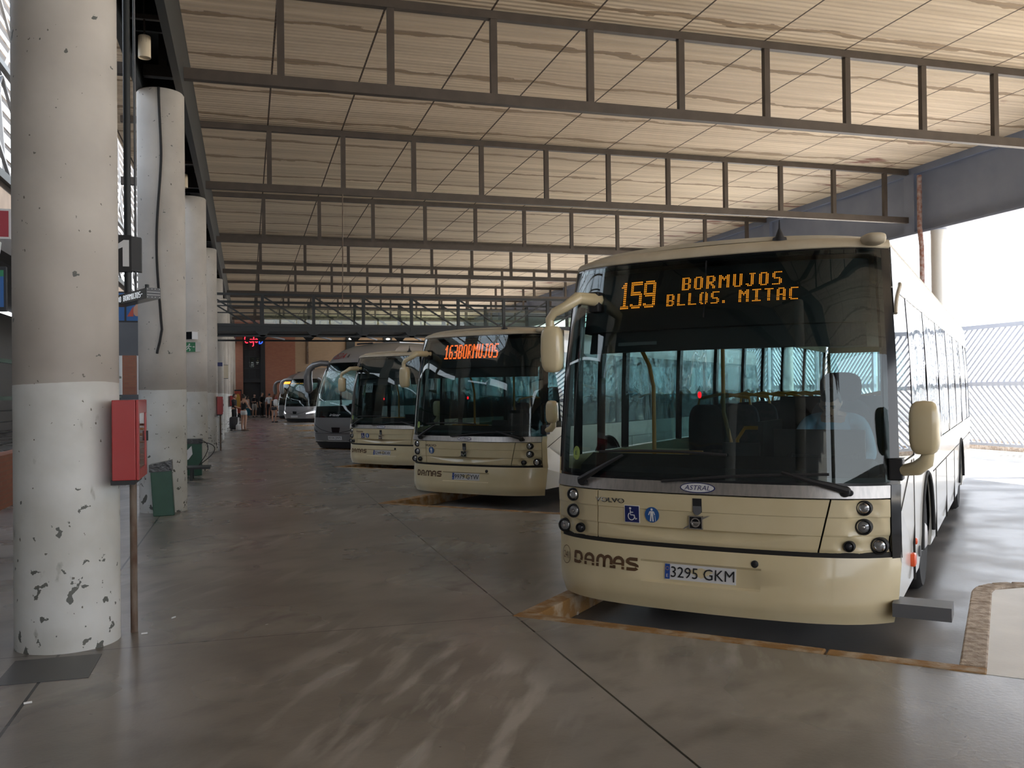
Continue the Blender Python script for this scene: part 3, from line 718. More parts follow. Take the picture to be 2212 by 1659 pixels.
def build_city_bus(name, label, group, loc, cfg, turn=0, tall=1):
    t = thing(name, label, 'bus', loc, -PI/4+turn, group); t.scale = (1, 1, tall)
    S = BS
    # bumper with the number plate recess
    xs = sorted(set([-1, -.97, -.93, -.88, -.8, -.7, -.6, -.5]+[x/1.25 for x in (-.46, -.42, -.2, 0, .2, .385, .425)]+[.5, .6, .7, .8, .88, .93, .97, 1, UR]))
    zs = [.2, .23, .26, .3, .35, .395, .41, .45, .5, .54, .555, .6, .64, .652]
    def rec(x, z): return -.02 if (-.435 < x < .40 and .40 < z < .548) else 0
    mb = MB(); patch(mb, S, xs, zs, 0, .03, rec); mb.build('bumper', M['cream'], t, True, auto=28)
    mb = MB(); patch(mb, S, lin(-1, UR, 40), [.64, .68], -.012, .02); mb.build('bumper_gap', M['line'], t, True)
    # bonnet panel with two steps and a smile shaped scoop
    def bon(x, z):
        o = 0
        if z < .930: o -= .006
        q = abs(x+.03)/.74
        if q < 1:
            top = .800; bot = .800-.085*(1-q*q)
            if bot < z < top: o -= .05*((1-q*q)**.6)*((z-bot)/(top-bot+1e-6))**.7
        if z < .800: o -= .006
        return o
    zs = [.666, .68]+[.69+.012*i for i in range(9)]+[.797, .803, .85, .9, .927, .933, .98, 1.02, 1.052]
    seamL, seamR = lambda z: -.845+.025*(z-.67)/.385, lambda z: .805+.09*(z-.67)/.385
    def fn(u, z, l):
        a, b = seamL(z)+.006, seamR(z)-.006; x = a+(b-a)*u; return S.P(x, z, bon(x, z)-(.03 if l else 0))
    mb = MB(); mb.grid(lin(0, 1, 44), zs, fn, True); mb.build('bonnet', M['cream'], t, True, auto=28)
    mb = MB(); patch(mb, S, lin(-1, UR, 40), lin(.66, 1.06, 6), -.075, .02); mb.build('bonnet_backing', M['line'], t, True)
    # headlamp panels with round lamps
    zs2 = [.666, .7, .75, .797, .803, .85, .9, .927, .933, .98, 1.02, 1.052]
    lamps = {-1: [(-1.075, .997, .052, 0), (-1.08, .866, .055, 1), (-1.20, .734, .055, 1), (-1.01, .739, .038, 2)], 1: [(1.095, .997, .052, 0), (1.09, .868, .055, 1), (1.0, .734, .038, 2), (1.18, .736, .058, 3)]}
    for sg in (-1, 1):
        def hd(x, z):
            o = -.006*(z < .93)-.006*(z < .8)
            for lx, lz, r, k in lamps[sg]:
                q = math.hypot((x-lx)/1.25, z-lz)/(r*1.75)
                if q < 1: o -= .022*(1-q*q)
            return o
        def fn(u, z, l):
            if sg < 0: a, b = -S.w(z), seamL(z)-.006
            else: a, b = seamR(z)+.006, S.w(z)*.985
            x = a+(b-a)*u; return S.P(x, z, hd(x, z)-(.03 if l else 0))
        mb = MB(); mb.grid(lin(0, 1, 26), sorted(set(zs2+lin(.668, 1.05, 24))), fn, True)
        hp = mb.build('headlamp_panel', M['cream'], t, True, auto=50)
        for lx, lz, r, k in lamps[sg]:
            off = -.03
            mb = MB(); mb.m(0); disc(mb, S, lx, lz, [(r, off-.03), (r, off+.03), (r*.86, off+.038), (r*.8, off+.024), (r*.8, off)])
            mb.m(1 if k != 2 else 2); disc(mb, S, lx, lz, [(r*.8, off+.005), (r*.7, off+.022), (r*.35, off+.032), (0, off+.034)])
            if k in (0, 3):
                mb.m(3); disc(mb, S, lx, lz, [(r*.66, off+.024), (r*.66, off+.03), (r*.5, off+.034), (r*.5, off+.028)])
            if k == 1:
                mb.m(3); disc(mb, S, lx, lz, [(r*.3, off+.03), (r*.22, off+.037), (0, off+.04)])
            mb.build('lamp', [M['black_matt'], M['lamp_glass'], M['lamp_dark'], M['chrome']], hp, True)
    # right hand corner trim
    mb = MB(); mb.grid(lin(0, 1, 4), lin(.645, 1.15, 5), lambda u, z, l: S.P(S.w(z)*(.988+.044*u), z, .003-(.03 if l else 0)), True)
    mb.build('corner_trim', M['black'] if cfg.get('dark_trim', True) else M['cream'], t, True)
    # brushed band
    mb = MB(); patch(mb, S, [-1]+lin(-.98, .985, 40), [1.062, 1.08, 1.13, 1.146], .002, .03); bd = mb.build('brushed_band', M['brushed'], t, True)
    mb = MB(); x0, z0 = -.012, 1.105
    mb.m(0).prism(arc(x0, z0, .13, .037, 0, 354, 32), .006, .009, lambda a, b, c: S.P(a, b, c))
    mb.m(1).prism(arc(x0, z0, .122, .031, 0, 354, 32), .009, .011, lambda a, b, c: S.P(a, b, c))
    mb.m(0); put_text(mb, 'ASTRAL', .19, .034, lambda a, b: S.P(x0+a, z0+b, .0125), .2)
    mb.build('oval_badge', [M['dark_blue'], M['plate']], bd)
    # raised maker lettering, handle and square badge
    mb = MB()
    mb.m(1); put_text(mb, 'VOLVO', .25, .036, lambda a, b: S.P(-.712+a, .982+b, .006)); mb.m(0); put_text(mb, 'VOLVO', .24, .028, lambda a, b: S.P(-.716+a, .987+b, .010))  # black offset copy is a painted shadow under the chrome letters
    mb.build('maker_lettering', [M['chrome'], M['black']], t)
    mb = MB(); g = lambda a, b, c: S.P(a, b, c)
    mb.m(0).prism([(-.048, .93), (.018, .93), (.018, 1.03), (-.048, 1.03)], -.01, .004, g)
    mb.m(1).prism([(-.044, .975), (.014, .975)]+arc(-.015, .94, .029, .03, 0, -180, 8)+[(-.044, .975)][:0], -.01, .012, g)
    mb.build('bonnet_handle', [M['black_matt'], M['steel_grey']], t)
    mb = MB(); bx, bz = -.026, .857
    mb.m(0).prism([(bx-.048, bz-.046), (bx+.048, bz-.046), (bx+.048, bz+.046), (bx-.048, bz+.046)], -.01, .014, g)
    mb.m(1)
    for a, b, c, d in ((-.05, -.048, .05, -.041), (-.05, .041, .05, .048), (-.05, -.048, -.043, .048), (.043, -.048, .05, .048)):
        mb.prism([(bx+a, bz+b), (bx+c, bz+b), (bx+c, bz+d), (bx+a, bz+d)], -.01, .018, g)
    p = S.P(bx, bz); mb.lathe([(.034, -.014), (.034, -.022), (.026, -.022), (.026, -.014)], p, 'y', 24)
    mb.bar((bx-.036, p[1]-.018, bz), (bx+.036, p[1]-.018, bz), .006, .012)
    mb.prism([(bx-.1, bz-.05), (bx-.085, bz-.05), (bx-.05, bz-.02), (bx-.05, bz-.032)], -.005, .016, g)
    mb.prism([(bx+.05, bz+.025), (bx+.05, bz+.036), (bx+.09, bz+.052), (bx+.105, bz+.052)], -.005, .016, g)
    mb.build('square_badge', [M['black'], M['chrome']], t)
    # stickers on the bonnet
    def square_sticker(cx, cz):
        mb = MB(); h = .062; P = lambda a, b, c=.005: S.P(cx+a, cz+b, c+bon(cx+a, cz+b)*0)
        pr = lambda poly, c0, c1: mb.prism(poly, c0, c1, lambda a, b, c: P(a, b, c))
        mb.m(0); pr([(-h, -h*1.05), (h, -h*1.05), (h, h*1.05), (-h, h*1.05)], 0, .004)
        mb.m(1); k = h*.93; pr([(-k, -k*1.06), (k, -k*1.06), (k, k*1.06), (-k, k*1.06)], .004, .0055)
        mb.m(0); F = lambda a, b: P(a, b, .0068)
        ribbon(mb, arc(-.004, -.016, .026, .028, 125, 385, 20), .007, F); ribbon(mb, [(-.012, .03), (-.010, -.006), (.016, -.006), (.03, -.036), (.042, -.03)], .008, F); ribbon(mb, [(-.011, .014), (.012, .014)], .007, F)
        mb.add([F(-.012+.009*math.cos(2*PI*i/12), .043+.009*math.sin(2*PI*i/12)) for i in range(12)], [tuple(range(12))])
        mb.build('wheelchair_sticker', [M['white'], M['dark_blue']], t)
    def round_sticker(cx, cz):
        mb = MB(); P = lambda a, b, c=.005: S.P(cx+a, cz+b, c)
        mb.m(0).prism(arc(0, 0, .056, .058, 0, 350, 28), 0, .0045, lambda a, b, c: P(a, b, c))
        mb.m(1); F = lambda a, b: P(a, b, .0062)
        mb.add([F(.009*math.cos(2*PI*i/12), .04+.009*math.sin(2*PI*i/12)) for i in range(12)], [tuple(range(12))])
        mb.add([F(*q) for q in ((-.012, .028), (-.012, -.008), (.012, -.008), (.012, .028))], [(0, 1, 2, 3)])
        ribbon(mb, [(-.014, .026), (-.026, -.002)], .007, F); ribbon(mb, [(.014, .026), (.024, -.0)], .007, F)
        ribbon(mb, [(-.006, -.006), (-.012, -.048)], .010, F); ribbon(mb, [(.006, -.006), (.009, -.048)], .010, F); ribbon(mb, [(.025, -.004), (.028, -.046)], .003, F)
        mb.build('walker_sticker', [M['blue'], M['white']], t)
    for kind, cx, cz in cfg['stickers']: (square_sticker if kind == 'w' else round_sticker)(cx, cz)
    # operator lettering with a cut through the lower third
    def damas():
        mb = MB(); cx0, cz0, Wd, H = cfg.get('name_x', -1.07), .463, .59, .092
        F = lambda a, b: S.P(cx0+a*Wd, cz0+b*H, .004)
        sk = lambda b: .24 < b < .33
        def st(pts, w=.2): # strokes in unit letters; w as share of height
            P = [Vector((a*Wd, b*H)) for a, b in pts]
            ribbon(mb, [tuple(p) for p in P], w*H, lambda a, b: S.P(cx0+a, cz0+b, .004), .006, lambda b: sk(b/H))
        st([(.02, .02), (.02, .9), (.09, .9)]+[(.085+.055*math.sin(math.radians(a)), .5+.4*math.cos(math.radians(a))) for a in (15, 45, 90, 135, 165)]+[(.09, .1), (.01, .1)], .26)
        def arch_leg(x, w):
            st([(x, 0), (x, .55)]+[(x+w/2-w/2*math.cos(math.radians(a)), .55+.36*math.sin(math.radians(a))) for a in (20, 40, 60, 90, 120, 140, 160)]+[(x+w, .55), (x+w, 0)], .26)
        for x in (.205, .655): arch_leg(x, .125); st([(x, .42), (x+.125, .42)], .15)
        for x in (.40, .505): arch_leg(x, .105)
        st([(.985, .9), (.88, .9), (.845, .8), (.845, .64), (.88, .54), (.95, .48), (.985, .38), (.985, .2), (.95, .1), (.835, .1)], .26)
        mb.build('operator_lettering', M['brown_ink'], t)
    damas()
    if cfg.get('fleet'):
        mb = MB(); cx, cz = -1.168, .506; G = lambda a, b: S.P(cx+a, cz+b, .004)
        ribbon(mb, arc(0, 0, .052, .07, 0, 360, 30), .005, G); put_text(mb, cfg['fleet'], .07, .055, G); mb.build('fleet_number', M['brown_ink'], t)
    # plate
    mb = MB(); px, pz = -.012, .483; PP = lambda a, b, c: S.P(px+a, pz+b, -.026+c)
    bx = lambda a0, b0, a1, b1, c0, c1: mb.prism([(a0, b0), (a1, b0), (a1, b1), (a0, b1)], c0, c1, PP)
    mb.m(0); bx(-.265, -.057, .265, .057, 0, .012)
    mb.m(1); bx(-.262, -.054, -.224, .054, .012, .0135)
    mb.m(2); put_text(mb, cfg['plate'], .47, .078, lambda a, b: PP(.02+a, b, .0145))
    mb.m(0); put_text(mb, 'E', .016, .022, lambda a, b: PP(-.243+a, -.03+b, .015))
    for i in range(12):
        a = 2*PI*i/12; c = (-.243+.012*math.cos(a), .022+.013*math.sin(a)); mb.m(3); bx(c[0]-.0018, c[1]-.0018, c[0]+.0018, c[1]+.0018, .0135, .015)
    mb.build('number_plate', [M['plate'], M['plate_blue'], M['ink'], M['poster_yellow']], t)
    mb = MB(); disc(mb, S, .385, .583, [(.026, -.01), (.026, .006), (.02, .010), (0, .011)]); mb.build('tow_cap', M['black_matt'], t, True)
    # windscreen and its black surround
    mb = MB(); patch(mb, S, lin(-.95, .985, 30), lin(1.165, 2.80, 16), 0, .006); ws = mb.build('windscreen', M['glass'], t, True)
    mb = MB(); patch(mb, S, lin(-1, UR, 30), [1.146, 1.17, 1.20], -.008, .02); patch(mb, S, lin(-1, UR, 30), [2.775, 2.80, 2.82], -.008, .02)
    patch(mb, S, [-1, -.985, -.955, -.935], lin(1.17, 2.80, 14), -.004, .03); patch(mb, S, [.965, .995, UR], lin(1.17, 2.80, 14), -.004, .03)
    mb.build('screen_surround', M['black'], t, True)
    mb = MB(); patch(mb, S, [-.004, .004], [2.35, 2.78], .002, .004); mb.build('screen_seal', M['black_matt'], t)
    # destination display behind the glass
    mb = MB(); patch(mb, S, lin(-.94, .965, 24), [2.30, 2.45, 2.6, 2.77], -.10, .12); dd = mb.build('display_housing', M['black_matt'], t, True)
    led = MB()
    for grid, cx0, cx1, cz0, cz1, fill in cfg['led']:
        nr, nc = len(grid), max(len(r) for r in grid); dx, dz = (cx1-cx0)/nc, (cz1-cz0)/nr
        for r, row in enumerate(grid):
            for c, ch in enumerate(row):
                if ch == '#':
                    x, z = cx0+(c+.5)*dx, cz1-(r+.5)*dz; a, b = dx*fill[0]/2, dz*fill[1]/2
                    if fill[0] < .8: led.add([S.P(x+a*math.cos(k*PI/3), z+b*math.sin(k*PI/3), -.095) for k in range(6)], [(0, 1, 2, 3, 4, 5)])
                    else: led.add([S.P(x+i*a, z+j*b, -.095) for i, j in ((-1, -1), (1, -1), (1, 1), (-1, 1))], [(0, 1, 2, 3)])
    if led.v: led.build('display_text', M[cfg.get('led_mat', 'led')], dd)
    mb = MB(); patch(mb, S, lin(-.9, .95, 20), [2.14, 2.22, 2.31], -.14, .02); mb.build('sun_blind', M['inner'], t)
    mb = MB(); patch(mb, S, [-.62, -.34], [2.19, 2.215], -.13, .01); mb.build('blind_rail', M['inner_lt'], t)
    # wipers
    def wiper(pv, elbow, a, b, n2):
        mb = MB(); P = lambda q, o: S.P(q[0], q[1], o)
        disc(mb, S, pv[0], pv[1], [(.036, -.01), (.036, .03), (.028, .04), (0, .042)]); disc(mb, S, pv[0]+.03, pv[1]-.01, [(.02, 0), (.02, .03), (0, .034)])
        mid = [(pv[0]+(elbow[0]-pv[0])*i/4, pv[1]+(elbow[1]-pv[1])*i/4) for i in range(5)]
        mb.tube([P(q, .04+.012*math.sin(i/4*PI)) for i, q in enumerate(mid)], [.026, .024, .018, .014, .01], 8)
        w = mb.build('wiper', M['black_matt'], t, True)
        mb = MB(); ln = [(a[0]+(b[0]-a[0])*i/8, a[1]+(b[1]-a[1])*i/8+.018*math.sin(PI*i/8)) for i in range(9)]
        mb.tube([P(q, .026) for q in ln], .011, 6); mb.tube([P(q, .012) for q in ln], .006, 4); mb.build('wiper_blade', M['rubber'], w, True)
    wiper((-.967, 1.115), (-.59, 1.325), (-.80, 1.345), (.20, 1.345), 0)
    wiper((.986, 1.111), (.58, 1.235), (-.28, 1.14), (.88, 1.225), 1)
    # roof cap and roof
    def rc(u, v, l):
        z = 2.82+.075*math.sin(v*PI/2)+.02*(1-u*u)*v; y0 = S.y(u*S.w(2.82), 2.82); y = y0+.16*(1-math.cos(v*PI/2))
        x = u*(S.w(2.82)-.03*(1-math.cos(v*PI/2)))
        return (x, y-(0 if not l else -.02), z-(0 if not l else .02))
    mb = MB(); mb.grid(lin(-1, UR, 30), lin(0, 1, 7), rc, True); mb.build('roof_cap', M['cream_roof'], t, True)
    def rf(u, y, l):
        a = u; z = 2.895+.02*(1-u*u)+.035*(1-abs(u)**3); x = u*1.17
        return (x, y+(S.y(u*1.16, 2.82)+.16-.46)*(1-min(1, (y-.46)/1.0))*1.0 if y < 1.46 else y, z-(.03 if l else 0))
    mb = MB(); mb.grid(lin(-1, UR, 20), [.46, .6, .8, 1.1, 1.46, 4, 8, BL-.1, BL], rf, True); mb.build('roof', M['cream_roof'], t, True)
    mb = MB(); mb.lathe([(.038, 2.92), (.024, 2.96), (.008, 3.0), (.004, 3.06), (0, 3.065)], (.50, .42, 0), n=12); mb.lathe([(.055, 2.90), (.05, 2.93), (0, 2.93)], (.50, .42, 0), n=12)
    mb.build('aerial', M['black_matt'], t, True)
    # sides
    arch = lambda cy: [(cy+.60*math.cos(math.radians(a)), .45+.60*math.sin(math.radians(a))) for a in range(175, -1, -14)]
    for sg in (-1, 1):
        k_ = UR if sg > 0 else 1; sw = lambda z, k_=k_: S.w(z)*k_
        yf = lambda z: S.y(sw(z), z)
        skirt = [(yf(.3)+.03, .30), (yf(.6), .62), (yf(1.0), 1.0), (yf(1.25), 1.28), (BL, 1.28), (BL, .30)]
        low = [(BL, .30), (8.6+.62, .30)]+[(8.6+.62*math.cos(math.radians(a)), .45+.60*math.sin(math.radians(a))) for a in range(0, 181, 12)]+[(8.6-.62, .30), (2.55+.62, .30)]+[(2.55+.62*math.cos(math.radians(a)), .45+.60*math.sin(math.radians(a))) for a in range(0, 181, 12)]+[(2.55-.62, .30), (yf(.3)+.02, .30), (yf(.6), .62), (yf(1.0), 1.0), (yf(1.25), 1.28), (BL, 1.28)]
        mb = MB(); mb.prism([(a, b) for a, b in low], -.03, 0, lambda a, b, c: (sg*(min(1.268*k_, sw(b)+.002)+c), a, b)); sk = mb.build('side_skirt', M['cream_lit_side'] if sg > 0 else M['cream'], t)
        mb = MB()
        mb.bar((sg*1.27*k_, yf(.9)+.02, .97), (sg*1.27*k_, 1.15, 1.26), .006, .008); mb.bb((sg*1.255*k_, 1.3, .32), (sg*1.272*k_, 1.312, 1.26))
        for yy in (3.6, 5.2, 6.8): mb.bb((sg*1.255*k_, yy, .32), (sg*1.272*k_, yy+.01, 1.0))
        mb.bb((sg*1.255*k_, 3.25, 1.0), (sg*1.272*k_, BL, 1.008)); mb.build('panel_gap', M['line'], sk)
        for cy in (2.55, 8.6):
            mb = MB(); pts = [(cy+.62*math.cos(math.radians(a)), .45+.60*math.sin(math.radians(a))) for a in range(0, 181, 12)]
            mb.tube([(sg*1.27*k_, a, b) for a, b in pts], .018, 6)
            mb.prism(pts, -.36, -.34, lambda a, b, c: (sg*(1.26*k_+c), a, b)); mb.build('wheel_arch', M['rubber'], t)
        if sg > 0:
            mb = MB(); mb.sup((1.305, 1.15, .50), (.05, .13, .10), 4); mb.build('marker_lamp', M['amber'], sk, True)
            mb = MB(); mb.sup((1.302, 1.42, .60), (.03, .06, .05), 3); mb.build('side_reflector', M['amber'], sk, True)
            mb = MB(); mb.sup((1.302, 1.75, .47), (.02, .05, .09), 5); mb.build('jacking_clip', M['steel_grey'], sk, True)
        # windows: pillars, header, panes
        mb = MB(); top = 2.52
        ys = [(yf(1.3)+.0, .06)] if False else []
        posts = [1.42, 2.95, 4.55, 6.15, 7.75, 9.35, 10.95, BL-.10] if sg > 0 else [.46+.1, 1.05, 1.62, 3.2, 4.6, 5.9, 7.0, 8.3, 10.0, BL-.10]
        for yy in posts:
            mb = MB(); mb.grid([yy, yy+.09], lin(1.28, top, 4), lambda a, b, l: (sg*(sw(b)-.002-(.04 if l else 0)), a, b), True); mb.build('window_pillar', M['black'], t)
        mb = MB()
        def hdr(a, b, l): return (sg*(sw(b)+.001-(.04 if l else 0)), yf(b)+a*(BL-yf(b)), b)
        mb.grid(lin(0, 1, 12), [top, 2.6, 2.82, 2.86, 2.90], hdr, True); mb.build('side_header', M['cream_lit_side'] if sg > 0 else M['cream_roof'], t, True)
        pane_y = [0.0]+posts
        for i, (a, b) in enumerate(zip(pane_y, posts)):
            mb = MB()
            def pn(u, z, l):
                a0 = yf(z)+.03 if i == 0 else a+.09
                return (sg*(sw(z)-.006-(.004 if l else 0)), a0+(b-a0)*u, z)
            mb.grid(lin(0, 1, 6), lin(1.29, top, 5), pn, True); mb.build('side_window', M['glass_side'] if i > (0 if sg > 0 else 2) else M['glass'], t, True)
        if sg > 0:   # dark corner fairing over the driver's window with a pale scalloped lower edge
            mb = MB()
            pts = [(2.80, .36), (2.62, .46), (2.50, .30), (2.40, .14), (2.33, .06)]
            mb.grid(lin(0, 1, 6), lin(2.34, 2.82, 10), lambda u, z, l: (sg*(sw(z)+.004-(.03 if l else 0)), yf(z)+u*(.06+.42*min(1, max(0, (z-2.34)/.24))**1.6), z), True)
            mb.build('corner_fairing', M['black'], t, True)
            mb = MB(); mb.tube([(sg*(sw(z)+.004), yf(z)+(.06+.42*min(1, max(0, (z-2.34)/.24))**1.6), z) for z in lin(2.34, 2.60, 10)], .016, 6)
            mb.build('fairing_edge', M['cream_roof'], t, True)
            mb = MB(); mb.sup((1.14, .46, 2.865), (.15, .22, .085), 3, rz=.5); mb.build('roof_corner', M['cream_roof'], t, True)
        else:
            mb = MB(); mb.grid([0, .05], lin(1.28, 2.82, 8), lambda a, b, l: (sg*(sw(b)+.002-(.03 if l else 0)), yf(b)+a, b), True); mb.build('corner_pillar', M['black'], t, True)
    # rear, floor, wheels
    mb = MB(); mb.bb((-1.22, BL-.02, .3), (1.22, BL+.02, 1.3)); mb.bb((-1.14, BL-.02, 2.5), (1.14, BL+.02, 2.9))
    for x in (-1.16, 1.1): mb.bb((x, BL-.02, 1.3), (x+.06, BL+.02, 2.5))
    mb.build('rear_wall', M['cream'], t)
    mb = MB(); mb.bb((-1.1, BL-.01, 1.3), (1.1, BL, 2.5)); mb.build('rear_window', M['glass_side'], t)
    mb = MB(); mb.bb((-1.22, .45, .36), (1.22, BL-.05, .42)); mb.bb((-1.0, .35, .28), (1.0, 1.7, .36)); mb.build('floor_pan', M['black_matt'], t)
    mb = MB(); mb.bb((-1.05, .9, 2.60), (1.05, BL-.1, 2.63)); mb.build('ceiling_liner', M['inner'], t)
    wo = lambda sx: .035 if sx > 0 else 0
    for sx in (-1, 1):
        for cy in (2.55, 8.6):
            mb = MB(); mb.lathe([(.30, -.13), (.44, -.14), (.475, -.10), (.48, 0), (.475, .10), (.44, .14), (.30, .13)], (sx*1.09+wo(sx), cy, .48), 'x', 36)
            w = mb.build('wheel', M['rubber'], t, True)
            mb = MB(); k = sx
            mb.m(0).lathe([(.30, .125*k), (.285, .09*k), (.26, .115*k), (.14, .13*k), (.12, .15*k), (.09, .17*k), (0, .175*k)][::k], (sx*1.09+wo(sx), cy, .48), 'x', 32)
            mb.m(1)
            for i in range(10):
                a = 2*PI*i/10; mb.lathe([(.026, .0), (.026, .004), (0, .004)], (sx*(1.09+.1255)+wo(sx), cy+.2*math.cos(a), .48+.2*math.sin(a)), 'x', 10)
            mb.build('rim', [M['plate'], M['line']], w, True)
    # mirrors
    def ml():
        y = -.14
        mb = MB(); mb.sup((-1.105, y, 2.14), (.17, .14, .36), 3.6, rz=.1); hd = mb.build('mirror', M['cream'], t, True)
        mb = MB(); mb.bb((-1.175, y+.062, 1.99), (-1.04, y+.075, 2.29)); mb.build('mirror_glass', M['chrome'], hd)
        mb = MB(); mb.tube([(-1.12, y, 2.30), (-1.125, y, 2.37), (-1.08, y-.01, 2.42), (-1.0, y+.02, 2.46), (-.93, y+.09, 2.53), (-.90, S.y(-.9, 2.53), 2.54)], [.035, .034, .036, .04, .048, .055], 10)
        mb.build('mirror_arm', M['cream'], hd, True)
        mb = MB(); mb.bb((-.95, S.y(-.9, 2.5)-.07, 2.44), (-.86, S.y(-.9, 2.5)+.06, 2.60)); mb.build('mirror_mount', M['black_matt'], hd, bevel=.01)
    ml()
    mb = MB(); mb.sup((1.475, .20, 1.545), (.19, .14, .36), 3.6, rz=-.15); hd = mb.build('mirror', M['cream'] if not cfg.get('shade') else M['cream'], t, True)
    mb = MB(); mb.bb((1.41, .262, 1.40), (1.555, .275, 1.69)); mb.build('mirror_glass', M['chrome'], hd)
    mb = MB(); mb.tube([(1.50, .21, 1.39), (1.48, .22, 1.32), (1.42, .25, 1.27), (1.33, .30, 1.25)], [.035, .05, .05, .04], 10); mb.build('mirror_arm', M['cream'], hd, True)
    mb = MB(); mb.bb((1.24, .27, 1.18), (1.33, .40, 1.33)); mb.build('mirror_mount', M['black_matt'], hd, bevel=.01)
    # interior
    inn = MB(); inn.bb((-1.12, .34, .42), (1.12, .95, 1.16)); inn.prism([(.34, 1.16), (.95, 1.16), (.95, 1.24), (.6, 1.30), (.36, 1.22)], -1.1, 1.1, lambda a, b, c: (c, a, b)); inn.build('dashboard', M['black_matt'], t)
    mb = MB(); mb.bb((.18, 1.0, .5), (.22, 1.7, 1.55)); mb.bb((.2, 1.72, .5), (1.18, 1.76, 1.75)); mb.bb((-.1, .95, .5), (.2, 1.0, 1.38)); mb.build('driver_partition', M['inner'], t)
    mb = MB(); mb.bb((.35, .80, 1.20), (1.02, .84, 1.50)); mb.build('driver_screen', M['black_matt'], t)
    mb = MB(); cx, cy, cz = .72, .78, 1.30
    ring = [(cx+.24*math.cos(a), cy+.24*math.sin(a)*.87, cz+.24*math.sin(a)*.42) for a in [2*PI*i/24 for i in range(25)]]
    mb.tube(ring, .018, 8, False); mb.bar((cx-.22, cy, cz), (cx+.22, cy, cz), .03, .02); mb.tube([(cx, cy, cz), (cx, cy-.2, cz-.35)], .03, 8); mb.build('steering_wheel', M['black_matt'], t, True)
    mb = MB(); mb.m(0).sup((.72, 1.38, .98), (.52, .5, .16), 4); mb.sup((.72, 1.62, 1.36), (.52, .16, .75), 3.5, rx=-.08); mb.m(1).sup((.72, 1.64, 1.82), (.34, .14, .26), 3); mb.bb((.6, 1.25, .42), (.84, 1.5, .95)); mb.build('driver_seat', [M['seat'], cloth('maroon', (.06, .02, .022))], t, True)
    for yy, xx in [(y, x) for y in (3.3, 4.2, 5.1, 6.0, 6.9, 7.8, 8.9, 9.8, 10.8) for x in (-.82, .82)]:
        mb = MB(); mb.sup((xx, yy, .86), (.80, .45, .12), 4); mb.sup((xx-.2, yy+.24, 1.28), (.40, .12, .75), 4); mb.sup((xx+.2, yy+.24, 1.28), (.40, .12, .75), 4); mb.bb((xx-.3, yy-.1, .42), (xx+.3, yy+.1, .82)); st = mb.build('passenger_seat', M['seat'], t, True)
        if xx < 0 or yy in (3.3, 5.1):
            mb = MB(); mb.tube([(xx-.3, yy+.26, 1.6), (xx-.28, yy+.26, 1.72), (xx, yy+.26, 1.77), (xx+.28, yy+.26, 1.72), (xx+.3, yy+.26, 1.6)], .018, 8); mb.build('grab_rail', M['yellow'], st, True)
    for pts in ([(-.98, 1.75, .42), (-.98, 1.75, 1.85), (-1.02, 1.75, 2.05), (-1.12, 1.75, 2.25)], [(-.40, 2.3, .42), (-.40, 2.3, 1.30), (-.47, 2.3, 1.6), (-.47, 2.3, 2.6)], [(-.5, 2.9, .42), (-.5, 2.9, 1.3), (-.42, 2.9, 1.42), (-.2, 2.9, 1.42)]):
        mb = MB(); mb.tube(pts, .02, 8); mb.build('handrail', M['yellow'], t, True)
    mb = MB(); mb.bb((-1.1, 1.2, 1.26), (-.35, 1.24, 1.29)); mb.build('rail', M['yellow'], t)
    mb = MB(); mb.bb((-1.08, 2.05, 1.25), (-.35, 2.07, 1.78)); mb.build('glass_screen', M['glass_side'], t)
    mb = MB(); p = S.P(-.03, 1.784, -.06); mb.sup(p, (.03, .02, .05), 2.2); mb.build('red_indicator', M['red_light'], t, True)
    if cfg.get('paper'):
        mb = MB(); cx, cz = -.50, 2.05; F = lambda a, b, c: S.P(cx+a, cz+b, c)
        mb.m(0).prism([(-.115, -.11), (.115, -.11), (.115, .11), (-.115, .11)], -.02, -.017, F)
        mb.m(1); put_text(mb, cfg['paper'], .17, .10, lambda a, b: F(a, b, -.0155)); mb.build('route_paper', [M['white'], M['ink']], t)
    mb = MB(); cx, cz = -1.045, 1.325; F = lambda a, b, c: S.P(cx+a, cz+b, c)
    mb.m(0).prism(arc(0, 0, .035, .055, 0, 350, 20), .002, .004, F); mb.m(1); put_text(mb, 'E', .025, .03, lambda a, b: F(a, b, .0055)); mb.build('green_sticker', [mat('lime_sticker', (.30, .40, .10), .5), M['bin']], t)
    if cfg.get('er'):
        mb = MB(); F = lambda a, b, c: (1.308+c, 1.35+a, .62+b)
        mb.m(0).prism([(-.16, -.28), (.16, -.28), (.16, .28), (-.16, .28)], 0, .003, F); mb.m(1); put_text(mb, 'ER', .22, .16, lambda a, b: F(a, b+.02, .0045)); mb.build('side_notice', [M['white'], M['steel_grey']], t)
    if cfg.get('step'):
        mb = MB(); mb.bb((1.26, .18, .275), (1.62, .42, .365)); mb.build('kneeling_step', M['steel_grey'], t)
    return t

